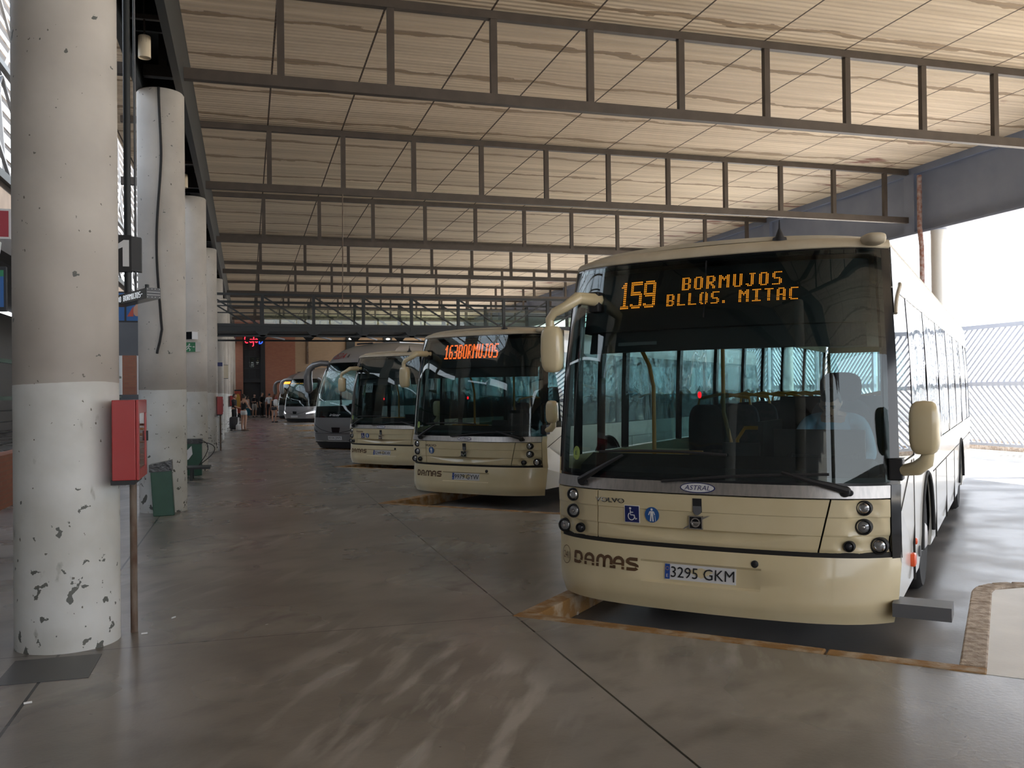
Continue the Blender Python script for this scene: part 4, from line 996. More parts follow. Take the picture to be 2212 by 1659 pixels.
G = {'B': '#####. ##..## ##..## ##..## #####. ##..## ##..## ##..## #####.', 'O': '.####. ##..## ##..## ##..## ##..## ##..## ##..## ##..## .####.',
     'R': '#####. ##..## ##..## ##..## #####. ####.. ##.##. ##..## ##..##', 'M': '##...## ###.### ####### ##.#.## ##...## ##...## ##...## ##...## ##...##',
     'U': '##..## ##..## ##..## ##..## ##..## ##..## ##..## ##..## .####.', 'J': '..#### ...##. ...##. ...##. ...##. ...##. ...##. ##.##. .###..',
     'S': '.##### ##.... ##.... ##.... .####. ....## ....## ....## #####.', 'L': '##.... ##.... ##.... ##.... ##.... ##.... ##.... ##.... ######',
     'I': '###### ..##.. ..##.. ..##.. ..##.. ..##.. ..##.. ..##.. ######', 'T': '###### ..##.. ..##.. ..##.. ..##.. ..##.. ..##.. ..##.. ..##..',
     'A': '.####. ##..## ##..## ##..## ###### ##..## ##..## ##..## ##..##', 'C': '.##### ##.... ##.... ##.... ##.... ##.... ##.... ##.... .#####',
     '.': '.. .. .. .. .. .. .. ## ##', ' ': '..... ..... ..... ..... ..... ..... ..... ..... .....', '1': '..##.. .###.. ####.. ..##.. ..##.. ..##.. ..##.. ..##.. ######',
     '6': '.####. ##.... ##.... ##.... #####. ##..## ##..## ##..## .####.', '3': '#####. ....## ....## ....## .####. ....## ....## ....## #####.',
     '0': '.####. ##..## ##..## ##..## ##..## ##..## ##..## ##..## .####.', '8': '.####. ##..## ##..## ##..## .####. ##..## ##..## ##..## .####.',
     ':': '.. .. ## ## .. ## ## .. ..', '-': '..... ..... ..... ..... ##### ..... ..... ..... .....', '5': '###### ##.... ##.... ##.... #####. ....## ....## ....## #####.', '9': '.####. ##..## ##..## ##..## .##### ....## ....## ....## .####.'}
BIG = {'1': ['..##..', '.###..', '####..']+['..##..']*9+['######', '######'],
       '5': ['########', '########', '##......', '##......', '##......', '#######.', '########', '......##', '......##', '......##', '......##', '##....##', '########', '.######.'],
       '9': ['.######.', '########', '##....##', '##....##', '##....##', '##....##', '########', '.#######', '......##', '......##', '......##', '##....##', '########', '.######.']}
def rows(s, gap=1, font=None):
    n = 14 if font else 9; R = ['']*n
    for i, ch in enumerate(s):
        g = font[ch] if font else G[ch].split()
        for r in range(n): R[r] += ('.'*gap if i else '')+g[r]
    return R
dot = (.74, .74)
BUS1 = dict(plate='3295 GKM', fleet='241', stickers=[('w', -.527, .887), ('r', -.365, .891)], step=True,
            led=[(rows('159', 1, BIG), -.745, -.430, 2.472, 2.697, dot), (rows('BORMUJOS', 2), -.215, .545, 2.597, 2.697, dot), (rows('BLLOS. MITAC', 2), -.335, .665, 2.472, 2.574, dot)])
BUS2 = dict(plate='9979 GYW', stickers=[('r', -.70, .90)], dark_trim=False, er=True, led=[(rows('163BORMUJOS', 1), -.62, .46, 2.45, 2.70, (1.0, .86))], led_mat='led_red')
BUS3 = dict(plate='3244 GKW', stickers=[('w', -.60, .887), ('r', -.45, .887)], dark_trim=False, led=[], paper='161')
b0 = XL*(-1.95)+EV*6.38
build_city_bus('city_bus', 'nearest cream city bus showing route 159, with a driver at the wheel', 'cream city buses', (b0.x, b0.y, -.16), BUS1, -.006)
build_city_bus('city_bus', 'middle cream city bus with an orange 163 display', 'cream city buses', (b0.x+.218, b0.y+8.217, -.16), BUS2, -.045, .975)
build_city_bus('city_bus', 'third cream city bus with unlit display and a paper reading 161', 'cream city buses', (b0.x-.172, b0.y+14.896, -.16), BUS3, -.087, .955)

# ------------------------------------------------------------------ coaches
CS = Skin([(.2, .14), (.35, .04), (.6, .0), (.9, .0), (1.15, .03), (1.6, .12), (2.0, .24), (2.4, .40), (2.75, .60), (3.0, .82), (3.2, 1.15), (3.35, 1.6), (3.44, 2.2), (3.48, 2.9)],
          [(.2, 1.14), (.5, 1.25), (1.2, 1.27), (2.0, 1.26), (2.6, 1.22), (3.0, 1.13), (3.2, 1.02), (3.35, .86), (3.44, .66), (3.48, .45)], .22, .34)
def build_coach(label, loc, cfg):
    t = thing('coach', label, 'bus', loc, -PI/4, 'coaches at the far bays')
    S = CS; sil, dk = M[cfg['paint']], M[cfg['dark']]
    mb = MB(); patch(mb, S, lin(-1, 1, 28), [.2, .28, .36, .40], 0, .03); mb.build('lower_skirt', M['black_matt'], t, True)
    mb = MB(); patch(mb, S, lin(-1, 1, 28), [.40, .5, .6, .64], .008, .03); mb.build('bumper', dk, t, True)
    mb = MB(); patch(mb, S, lin(-1, 1, 28), [.405, .425], .014, .02); mb.build('chrome_strip', M['chrome'], t, True)
    mb = MB(); patch(mb, S, lin(-1, 1, 28), lin(.65, 1.12, 8), 0, .03); fp = mb.build('front_panel', dk if not cfg.get('bright') else sil, t, True)
    mb = MB(); F = lambda a, b: S.P(a, b, .004)
    ribbon(mb, [(-1.22, 1.05), (-1.0, .92), (-.6, .76), (-.16, .67), (.16, .67), (.6, .76), (1.0, .92), (1.22, 1.05)], .016, F, .03); mb.build('v_line', M['line'], fp)
    mb = MB(); mb.prism([(-.16, .83), (.16, .83), (.13, .68), (-.13, .68)], -.01, .008, lambda a, b, c: S.P(a, b, c)); mb.build('grille', M['black'], fp)
    for sg in (-1, 1):
        mb = MB(); mb.grid(lin(0, 1, 8), [0, 1], lambda u, v, l: S.P(sg*(.80+.44*u), (.675+.075*u)+v*(.045+.075*u), .014-(.03 if l else 0)), True)
        mb.build('headlamp', M['headlight_on'] if cfg.get('lights') else M['lamp_dark'], t)
        mb = MB(); ribbon(mb, [(sg*1.2, .73), (sg*.79, .655)], .02, lambda a, b: S.P(a, b, .016), .05); ribbon(mb, [(sg*1.18, .55), (sg*.95, .53)], .02, lambda a, b: S.P(a, b, .012), .05); mb.build('headlamp_trim', M['chrome'], t)
    mb = MB(); PP = lambda a, b, c: S.P(-.03+a, .515+b, .012+c)
    mb.m(0).prism([(-.26, -.055), (.26, -.055), (.26, .055), (-.26, .055)], 0, .01, PP); mb.m(1); put_text(mb, cfg['plate'], .46, .075, lambda a, b: PP(a, b, .012)); mb.build('number_plate', [M['plate'], M['ink']], t)
    mb = MB(); patch(mb, S, lin(-.985, .985, 28), lin(1.12, 2.78, 14), .004, .01); mb.build('windscreen', M['glass'], t, True)
    mb = MB(); patch(mb, S, lin(-.985, .985, 28), lin(1.10, 1.30, 3), -.012, .02); patch(mb, S, lin(-.985, .985, 28), lin(2.55, 2.80, 4), -.012, .02)
    patch(mb, S, [-1, -.9], lin(1.1, 2.8, 10), -.012, .02); patch(mb, S, [.9, 1], lin(1.1, 2.8, 10), -.012, .02); mb.build('screen_surround', M['black'], t, True)
    mb = MB(); put_text(mb, cfg['maker'], .42, .07, lambda a, b: S.P(-.05+a, 1.20+b, .008), .3); (mb.build('screen_lettering', M['plate'], t) if mb.v else None)
    mb = MB(); patch(mb, S, lin(-1, 1, 28), [2.79, 2.9, 3.0, 3.1, 3.2, 3.28, 3.35, 3.4, 3.44, 3.47, 3.48], .0, .03); fh = mb.build('forehead', sil, t, True)
    if cfg.get('logo'):
        mb = MB(); mb.m(0); put_text(mb, cfg['logo'], .50, .17, lambda a, b: S.P(-.52+a, 2.99+b, .022), .35); mb.m(1); put_text(mb, 'Ai', .14, .12, lambda a, b: S.P(-.13+a, 2.98+b, .022), .3); mb.build('company_lettering', [M['red'], M['ink']], fh)
    if cfg.get('display'):
        mb = MB(); patch(mb, S, lin(-.75, .75, 12), [2.58, 2.74], .006, .006); mb.build('display_text', M['led'], t, True)
    mb = MB(); mb.tube([S.P(x, 3.36, .05) for x in lin(-.55, .15, 6)], .03, 6); mb.build('roof_grab', M['black_matt'], fh, True)
    L = 12.5
    yf = lambda z: S.y(S.w(z), z)
    for sg in (-1, 1):
        low = [(L, .28), (9.2+.62, .28)]+[(9.2+.62*math.cos(math.radians(a)), .45+.6*math.sin(math.radians(a))) for a in range(0, 181, 15)]+[(9.2-.62, .28), (2.9+.62, .28)]+[(2.9+.62*math.cos(math.radians(a)), .45+.6*math.sin(math.radians(a))) for a in range(0, 181, 15)]+[(2.9-.62, .28), (yf(.3), .28), (yf(.7), .7), (yf(1.2), 1.2), (yf(1.45), 1.45), (L, 1.45)]
        mb = MB(); mb.prism(low, -.03, 0, lambda a, b, c: (sg*(1.265+c), a, b)); mb.build('side_skirt', sil, t)
        mb = MB(); mb.grid(lin(0, 1, 10), lin(1.45, 2.6, 5), lambda u, z, l: (sg*(S.w(z)-.004-(.006 if l else 0)), yf(z)+.12+u*(L-yf(z)-.3), z), True); mb.build('side_window', M['glass_side'], t, True)
        for yy in (1.75, 3.5, 5.2, 6.9, 8.6, 10.3, 12.0): mb = MB(); mb.grid([yy, yy+.08], lin(1.45, 2.6, 4), lambda a, b, l: (sg*(S.w(b)+.002-(.02 if l else 0)), a, b), True); mb.build('window_pillar', M['black'], t)
        mb = MB(); mb.grid(lin(0, 1, 12), [2.6, 2.8, 3.0, 3.2, 3.35, 3.44, 3.48], lambda u, z, l: (sg*(S.w(z)-(.03 if l else 0)), yf(z)-.02+u*(L-yf(z)), z), True); mb.build('side_roof', sil, t, True)
        for cy in (2.9, 9.2):
            mb = MB(); mb.lathe([(.30, -.13), (.44, -.14), (.48, -.08), (.48, .08), (.44, .14), (.30, .13)], (sg*1.09, cy, .48), 'x', 28); w = mb.build('wheel', M['rubber'], t, True)
            mb = MB(); mb.lathe([(.30, .12*sg), (.27, .09*sg), (.12, .14*sg), (0, .15*sg)][::sg], (sg*1.09, cy, .48), 'x', 24); mb.build('rim', M['plate'], w, True)
        # rabbit ear mirror
        mb = MB(); b = S.P(sg*1.05, 2.78); o = 1 if sg < 0 else .75
        pts = [b, (sg*1.25, b[1]-.12, 2.80), (sg*1.48, b[1]-.22, 2.74), (sg*1.63, b[1]-.26, 2.60), (sg*1.68, b[1]-.26, 2.40), (sg*1.68, b[1]-.25, 2.15), (sg*1.65, b[1]-.24, 1.92), (sg*1.63, b[1]-.23, 1.86)]
        mb.tube(pts, [.09, .09, .095, .11, .13, .14, .11, .03], 12); mb.build('mirror', M['silver_dark'] if not cfg.get('bright') else sil, t, True)
    mb = MB(); mb.grid(lin(-1, 1, 8), [2.6, 6, L], lambda u, y, l: (u*.5, y, 3.485-(.03 if l else 0)), True); mb.build('roof', sil, t, True)
    mb = MB(); mb.bb((-1.22, L-.03, .3), (1.22, L, 1.5)); mb.bb((-1.1, L-.03, 2.5), (1.1, L, 3.2)); mb.build('rear_wall', sil, t)
    mb = MB(); mb.bb((-1.15, L-.02, 1.5), (1.15, L-.01, 2.5)); mb.build('rear_window', M['glass_side'], t)
    mb = MB(); mb.bb((-1.2, .5, .34), (1.2, L-.1, .40)); mb.bb((-1.2, .5, 1.0), (1.2, L-.1, 1.06)); mb.build('floor_pan', M['black_matt'], t)
    mb = MB(); mb.bb((-1.15, .45, 1.06), (1.15, .9, 1.22)); mb.build('dashboard', M['black_matt'], t)
    mb = MB()
    cx, cy, cz = .6, .85, 1.42
    mb.tube([(cx+.24*math.cos(a), cy+.2*math.sin(a), cz+.12*math.sin(a)) for a in [2*PI*i/20 for i in range(21)]], .02, 6, False); mb.tube([(cx, cy, cz), (cx, cy-.1, 1.15)], .03, 6); mb.build('steering_wheel', M['black_matt'], t, True)
    for yy in (2.2, 3.2, 4.2, 5.2, 6.2, 7.2):
        for x in (-.75, .75):
            mb = MB(); mb.sup((x, yy+.2, 1.75), (.85, .14, .75), 4); mb.sup((x, yy, 1.45), (.85, .45, .14), 4); mb.bb((x-.3, yy-.1, 1.06), (x+.3, yy+.1, 1.4)); mb.build('passenger_seat', M['seat'], t, True)
    mb = MB(); mb.sup((.6, 1.75, 1.75), (.5, .16, .8), 4); mb.sup((.6, 1.5, 1.4), (.5, .5, .15), 4); mb.bb((.4, 1.4, 1.06), (.8, 1.6, 1.35)); mb.build('driver_seat', M['seat'], t, True)
    return t
build_coach('dark silver coach with red roof lettering, next beyond the cream buses', (2.52, 27.35, -.16), dict(paint='silver', dark='silver_dark', plate='8336 JWS', maker='irizar', logo='LEDA'))
build_coach('silver coach with both headlights on, in front of the brick wall', (2.72, 55.8, -.16), dict(paint='silver', dark='silver', bright=True, plate='', maker='', lights=True))
build_coach('farthest coach, its orange display just showing behind the lit silver coach', (2.55, 63.7, -.16), dict(paint='silver_dark', dark='silver_dark', plate='', maker='', display=True))

# ------------------------------------------------------------------ people
def skin_mesh(J, edges, root, sub=1):
    names = list(J); idx = {n: i for i, n in enumerate(names)}
    me = bpy.data.meshes.new('s'); me.from_pydata([J[n][0] for n in names], [(idx[a], idx[b]) for a, b in edges], [])
    o = bpy.data.objects.new('s', me); COL.objects.link(o)
    sk = o.modifiers.new('skin', 'SKIN'); sk.use_smooth_shade = True
    if sub: sb = o.modifiers.new('sub', 'SUBSURF'); sb.levels = sub; sb.render_levels = sub
    L = me.skin_vertices[0].data
    for i, n in enumerate(names):
        r = J[n][1]; L[i].radius = (r, r) if isinstance(r, (int, float)) else r
        L[i].use_root = (n == root)
    bpy.context.view_layer.update()
    em = bpy.data.meshes.new_from_object(o.evaluated_get(bpy.context.evaluated_depsgraph_get()))
    vs = [v.co.copy() for v in em.vertices]; fs = [list(p.vertices) for p in em.polygons]
    bpy.data.objects.remove(o); bpy.data.meshes.remove(me); bpy.data.meshes.remove(em)
    return vs, fs
def head_mesh(c, s=1.0, pitch=0, n=20, k=16):
    # an ovoid with brow, sockets, nose, lips, chin and ears; faces -y
    vs = []; R = Matrix.Rotation(pitch, 3, 'X')
    for i in range(k+1):
        b = -PI/2+PI*i/k
        for j in range(n):
            a = 2*PI*j/n; d = Vector((math.cos(b)*math.sin(a), -math.cos(b)*math.cos(a), math.sin(b)))
            p = Vector((d.x*.075, d.y*.095, d.z*.118))
            if d.z < 0: p.x *= 1+.25*d.z; p.y = p.y*(1+.12*d.z)-.012*(-d.z)
            f = max(0, -d.y)
            g = lambda x, z, w: f*math.exp(-(((d.x-x)/w)**2+((d.z-z)/w)**2))
            p.y -= .022*g(0, -.12, .16)+.010*g(0, .05, .12)+.008*g(0, -.45, .2)+.010*g(0, -.75, .2)
            p.y += .010*(g(.38, .08, .18)+g(-.38, .08, .18))
            p.y -= .006*(g(.38, .30, .2)+g(-.38, .30, .2))
            p.x += math.copysign(1, d.x)*.014*math.exp(-(((abs(d.x)-1)/.25)**2+((d.z+.02)/.22)**2))
            vs.append(R @ (p*s)+Vector(c))
    return vs, [(i*n+j, i*n+(j+1) % n, (i+1)*n+(j+1) % n, (i+1)*n+j) for i in range(k) for j in range(n)]
def build_person(label, loc, rz, H=1.70, pose=None, top=None, bottom=None, leg_to='ankle', sleeve='elbow', hair='short', hair_col=None, shoes=True, skirt=None, fingers=False, pitch=0, group=None, female=False):
    s = H/1.72; t = thing('person', label, 'person', loc, rz, group)
    f = .92 if female else 1.0
    J = {'pelvis': ((0, 0, .95), (.135, .10)), 'waist': ((0, .01, 1.10), (.12*f, .09)), 'chest': ((0, .01, 1.30), (.15*f, .10)), 'collar': ((0, .01, 1.42), (.09, .07)), 'neck': ((0, 0, 1.50), .05), 'skull': ((0, -.01, 1.60), .055)}
    for q, sg in (('l', 1), ('r', -1)):
        J.update({'hip'+q: ((sg*.10, 0, .88), .095), 'knee'+q: ((sg*.11, -.01, .50), .058), 'calf'+q: ((sg*.11, .015, .36), .055), 'ankle'+q: ((sg*.11, .02, .09), .036), 'toe'+q: ((sg*.13, -.14, .035), .034),
                  'shoulder'+q: ((sg*.19*f, .01, 1.41), .058), 'elbow'+q: ((sg*.24*f, .03, 1.12), .042), 'wrist'+q: ((sg*.25*f, -.02, .88), .028), 'palm'+q: ((sg*.25*f, -.04, .80), (.036, .02))})
    if pose: 
        for n, p in pose.items(): J[n] = (p, J[n][1])
    J = {n: (tuple(c*s for c in p), (r*s if isinstance(r, float) else tuple(x*s for x in r))) for n, (p, r) in J.items()}
    E = [('pelvis', 'waist'), ('waist', 'chest'), ('chest', 'collar'), ('collar', 'neck'), ('neck', 'skull')]
    for q in 'lr': E += [('pelvis', 'hip'+q), ('hip'+q, 'knee'+q), ('knee'+q, 'calf'+q), ('calf'+q, 'ankle'+q), ('ankle'+q, 'toe'+q), ('collar', 'shoulder'+q), ('shoulder'+q, 'elbow'+q), ('elbow'+q, 'wrist'+q), ('wrist'+q, 'palm'+q)]
    for q, sg in (('l', 1), ('r', -1)):   # five fingers rooted in the palm
        w, p = Vector(J['wrist'+q][0]), Vector(J['palm'+q][0]); d = (p-w).normalized(); side = d.cross(Vector((0, 1, 0)));
        if side.length < .1: side = d.cross(Vector((1, 0, 0)))
        side.normalize(); bend = side.cross(d).normalized()
        if bend.y > 0: bend = -bend
        for i, (o, ln) in enumerate(((-.026, .055), (-.009, .07), (.009, .075), (.026, .065))):
            a = p+side*o*s+d*.03*s; m = a+d*ln*.55*s+bend*.008*s; e = m+d*ln*.4*s+bend*.022*s
            for n_, v, r in (('a', a, .0095), ('m', m, .0085), ('e', e, .007)): J['f%d%s%s' % (i, q, n_)] = (tuple(v), r*s)
            E += [('palm'+q, 'f%d%sa' % (i, q)), ('f%d%sa' % (i, q), 'f%d%sm' % (i, q)), ('f%d%sm' % (i, q), 'f%d%se' % (i, q))]
        a = w+(p-w)*.5-side*.035*s+bend*.01*s; e = a+d*.045*s-side*.02*s+bend*.02*s
        J['t%sa' % q] = (tuple(a), .011*s); J['t%se' % q] = (tuple(e), .008*s); E += [('wrist'+q, 't%sa' % q), ('t%sa' % q, 't%se' % q)]
    mb = MB(); v, fc = skin_mesh(J, E, 'pelvis', 1); mb.add(v, fc)
    hc = Vector(J['skull'][0])+Vector((0, -.012, .03))*s
    v, fc = head_mesh(hc, s, pitch); mb.add(v, fc); mb.build('body', M['skin'], t, True, auto=80)
    hm = M['hair'] if not hair_col else cloth(*hair_col)
    mb = MB(); R = Matrix.Rotation(pitch, 3, 'X')
    vs = []; n, k = 18, 10
    for i in range(k+1):
        b = -.35+(PI/2+.35)*i/k
        for j in range(n):
            a = 2*PI*j/n; d = Vector((math.cos(b)*math.sin(a), -math.cos(b)*math.cos(a), math.sin(b)))
            front = max(0, -d.y); zz = d.z
            if front > .25: zz = max(zz, .52+.2*(1-front))
            vs.append(R @ Vector((d.x*.084, d.y*.104+.006, zz*.128+.004))*s+hc)
    mb.add(vs, [(i*n+j, i*n+(j+1) % n, (i+1)*n+(j+1) % n, (i+1)*n+j) for i in range(k) for j in range(n)])
    if hair == 'long': mb.sup(hc+Vector((0, .07, -.12))*s, (.17*s, .08*s, .30*s), 2.6)
    if hair == 'bun': mb.sup(hc+Vector((0, .07, .12))*s, (.10*s, .10*s, .10*s), 2)
    mb.build('hair', hm, t, True)
    if fingers:   # the face details of a person seen closer
        mb = MB()
        for x in (-.03, .03): mb.sup(hc+R @ Vector((x, -.094, .034))*s, (.04*s, .012*s, .010*s), 2.5)
        mb.build('eyebrows', M['hair'], t, True)
        mb = MB(); mb.sup(hc+R @ Vector((0, -.098, -.052))*s, (.045*s, .012*s, .012*s), 2.2); mb.build('mouth', cloth('lip', (.30, .10, .08)), t, True)
        for x in (-.03, .03):
            mb = MB(); mb.sup(hc+R @ Vector((x, -.082, .012))*s, (.026*s, .016*s, .011*s), 2); mb.build('eye', M['ink'], t, True)
    def garment(name, js, es, grow, m, root):
        K = {n: (J[n][0], (J[n][1]+grow*s if isinstance(J[n][1], float) else tuple(x+grow*s for x in J[n][1]))) for n in js}
        v, fc = skin_mesh(K, es, root, 1); mb = MB(); mb.add(v, fc); mb.build(name, m, t, True, auto=80)
    if top:
        js = ['pelvis', 'waist', 'chest', 'collar']; es = E[:3]
        for q in 'lr':
            js.append('shoulder'+q); es = es+[('collar', 'shoulder'+q)]
            if sleeve in ('elbow', 'wrist'): js.append('elbow'+q); es = es+[('shoulder'+q, 'elbow'+q)]
            if sleeve == 'wrist': js.append('wrist'+q); es = es+[('elbow'+q, 'wrist'+q)]
        garment('shirt', js, es, .026 if sleeve == 'none' else .02, top, 'pelvis')
    if bottom:
        js = ['pelvis', 'belt']; es = [('pelvis', 'belt')]
        pv, wa = Vector(J['pelvis'][0]), Vector(J['waist'][0]); J['belt'] = (tuple(pv+(wa-pv)*.62), tuple(x*.98 for x in J['pelvis'][1]))
        for q in 'lr':
            js += ['hip'+q, 'knee'+q]; es += [('pelvis', 'hip'+q), ('hip'+q, 'knee'+q)]
            if leg_to == 'ankle': js += ['calf'+q, 'ankle'+q]; es += [('knee'+q, 'calf'+q), ('calf'+q, 'ankle'+q)]
        if leg_to == 'thigh':
            for q in 'lr':
                a, b = Vector(J['hip'+q][0]), Vector(J['knee'+q][0]); J['knee'+q] = (tuple(a+(b-a)*.42), J['hip'+q][1]*.80)
        garment('trousers' if leg_to == 'ankle' else 'shorts', js, es, .018, bottom, 'pelvis')
    if skirt:
        mb = MB(); mb.lathe([(.12*s, 1.15*s), (.17*s, .95*s), (.21*s, .7*s), (.26*s, .18*s)], n=20); mb.build('skirt', skirt, t, True)
    if shoes and not skirt:
        for q in 'lr':
            a, b = Vector(J['ankle'+q][0]), Vector(J['toe'+q][0]); mb = MB(); m = a*.42+b*.58; mb.sup((m.x, m.y, .045*s), (.10*s, .27*s, .09*s), 3, rz=math.atan2(-(b.x-a.x), -(b.y-a.y))*-1); mb.build('shoe', M['black_matt'] if shoes is True else shoes, t, True)
    return t
def place_people():
    black, white = cloth('black', (.012, .012, .014)), cloth('white', (.72, .72, .72))
    p = lambda **k: k
    build_person('woman in black top and white shorts standing by the wheeled suitcase', (-.16, 44.0, 0), 2.3, 1.66, p(elbowl=(.24, -.12, 1.14), wristl=(.12, -.30, 1.12), palml=(.07, -.36, 1.12), elbowr=(-.24, -.10, 1.13), wristr=(-.14, -.28, 1.06), palmr=(-.1, -.34, 1.05)), top=black, bottom=white, leg_to='thigh', sleeve='none', hair='bun', female=True, shoes=M['rust'])
    build_person('person in black standing behind the wheeled suitcase', (-.62, 46.6, 0), 1.2, 1.72, p(elbowr=(-.24, -.12, 1.13), wristr=(-.16, -.32, 1.05), palmr=(-.14, -.38, 1.04)), top=black, bottom=black, sleeve='elbow', shoes=True)
    build_person('woman with a white backpack standing before the lit coach', (1.55, 56.6, 0), 2.6, 1.66, None, top=black, bottom=cloth('dark', (.03, .03, .035)), leg_to='thigh', sleeve='none', hair='long', hair_col=('auburn', (.09, .03, .015)), female=True)
    build_person('person in white shirt and dark trousers, seen from behind', (1.55, 69.0, 0), 3.0, 1.76, None, top=white, bottom=black, sleeve='elbow')
    build_person('person in dark clothes left of the white-shirted person', (1.05, 70.2, 0), 1.0, 1.84, p(elbowl=(.24, -.12, 1.14), wristl=(.12, -.30, 1.10), palml=(.07, -.36, 1.12)), top=black, bottom=black, sleeve='elbow')
    build_person('person in pink and white between the white shirt and the backpack', (2.0, 70.6, 0), 2.0, 1.80, None, top=cloth('rose', (.42, .10, .12)), bottom=white, sleeve='elbow')
    build_person('woman in a long teal dress by the cafe doorway', (.0, 70.0, 0), 2.4, 1.64, None, top=white, sleeve='none', skirt=cloth('teal', (.01, .12, .20)), hair='long', female=True, bottom=None)
    build_person('person in black top and pale shorts by the cafe doorway', (.52, 71.8, 0), .4, 1.74, p(elbowr=(-.26, -.10, 1.14), wristr=(-.14, -.30, 1.16), palmr=(-.1, -.36, 1.17)), top=black, bottom=cloth('pale', (.45, .43, .40)), leg_to='knee', sleeve='elbow')
    # the backpack and the suitcase
    t = thing('backpack', 'white backpack on the back of the woman before the lit coach', 'bag', (1.55+.10, 56.6-.17, 1.0), 2.6)
    mb = MB(); mb.sup((0, .0, .2), (.30, .17, .42), 3.2); mb.build('bag_body', white, t, True)
    mb = MB(); mb.sup((0, .09, .12), (.22, .07, .18), 3.2); mb.build('front_pocket', white, t, True)
    t = thing('suitcase', 'grey wheeled suitcase with a white stripe beside the woman in white shorts', 'suitcase', (-.58, 44.6, 0), .35)
    mb = MB(); mb.sup((0, 0, .36), (.46, .27, .60), 6); mb.build('shell', cloth('charcoal', (.05, .05, .055)), t, True)
    mb = MB(); mb.bb((.10, -.142, .09), (.17, -.128, .62)); mb.build('stripe', M['plate'], t)
    mb = MB(); mb.tube([(-.14, .09, .62), (-.14, .09, 1.02), (.14, .09, 1.02), (.14, .09, .62)], .014, 8); mb.build('handle', M['chrome'], t, True)
    for x in (-.17, .17):
        for y in (-.09, .09): mb = MB(); mb.lathe([(.035, -.015), (.035, .015)], (x, y, .036), 'x', 12); mb.build('wheel', M['rubber'], t, True)
    t = thing('tote_bag', 'white tote bag on the floor between the woman and the suitcase', 'bag', (-.36, 44.30, .0), .35)
    mb = MB(); mb.sup((0, 0, .16), (.34, .2, .32), 3.5); mb.build('bag_body', white, t, True)
    mb = MB(); mb.tube([(-.1, 0, .3), (-.08, 0, .42), (.08, 0, .42), (.1, 0, .3)], .012, 6); mb.build('handle', white, t, True)
place_people()
def build_driver():
    # seated at the wheel of the nearest bus; placed in that bus's own frame
    o = Vector((b0.x, b0.y, -.16)); R = Matrix.Rotation(-PI/4-.006, 3, 'Z'); w = o+R @ Vector((.73, 1.40, .0))
    s = 1.0
    zz = 1.05-.95
    pose = {'pelvis': (0, 0, 1.10), 'waist': (0, -.03, 1.25), 'chest': (0, -.10, 1.43), 'collar': (0, -.16, 1.55), 'neck': (0, -.22, 1.61), 'skull': (0, -.30, 1.665),
            'shoulderl': (.20, -.15, 1.54), 'elbowl': (.29, -.30, 1.28), 'wristl': (.12, -.48, 1.22), 'palml': (.07, -.54, 1.24), 'shoulderr': (-.20, -.15, 1.54), 'elbowr': (-.30, -.30, 1.28), 'wristr': (-.13, -.48, 1.22), 'palmr': (-.08, -.54, 1.24)}
    for q, sg in (('l', 1), ('r', -1)):
        pose.update({'hip'+q: (sg*.10, -.04, 1.08), 'knee'+q: (sg*.16, -.42, 1.06), 'calf'+q: (sg*.16, -.44, .90), 'ankle'+q: (sg*.15, -.46, .62), 'toe'+q: (sg*.15, -.60, .56)})
    t = build_person('driver in a pale blue shirt looking down at the wheel of the nearest bus', w, -PI/4, 1.72, pose, top=cloth('shirt_blue', (.30, .48, .66)), bottom=cloth('navy', (.02, .025, .05)), sleeve='wrist', hair='short', fingers=True, pitch=.55, shoes=False)
build_driver()

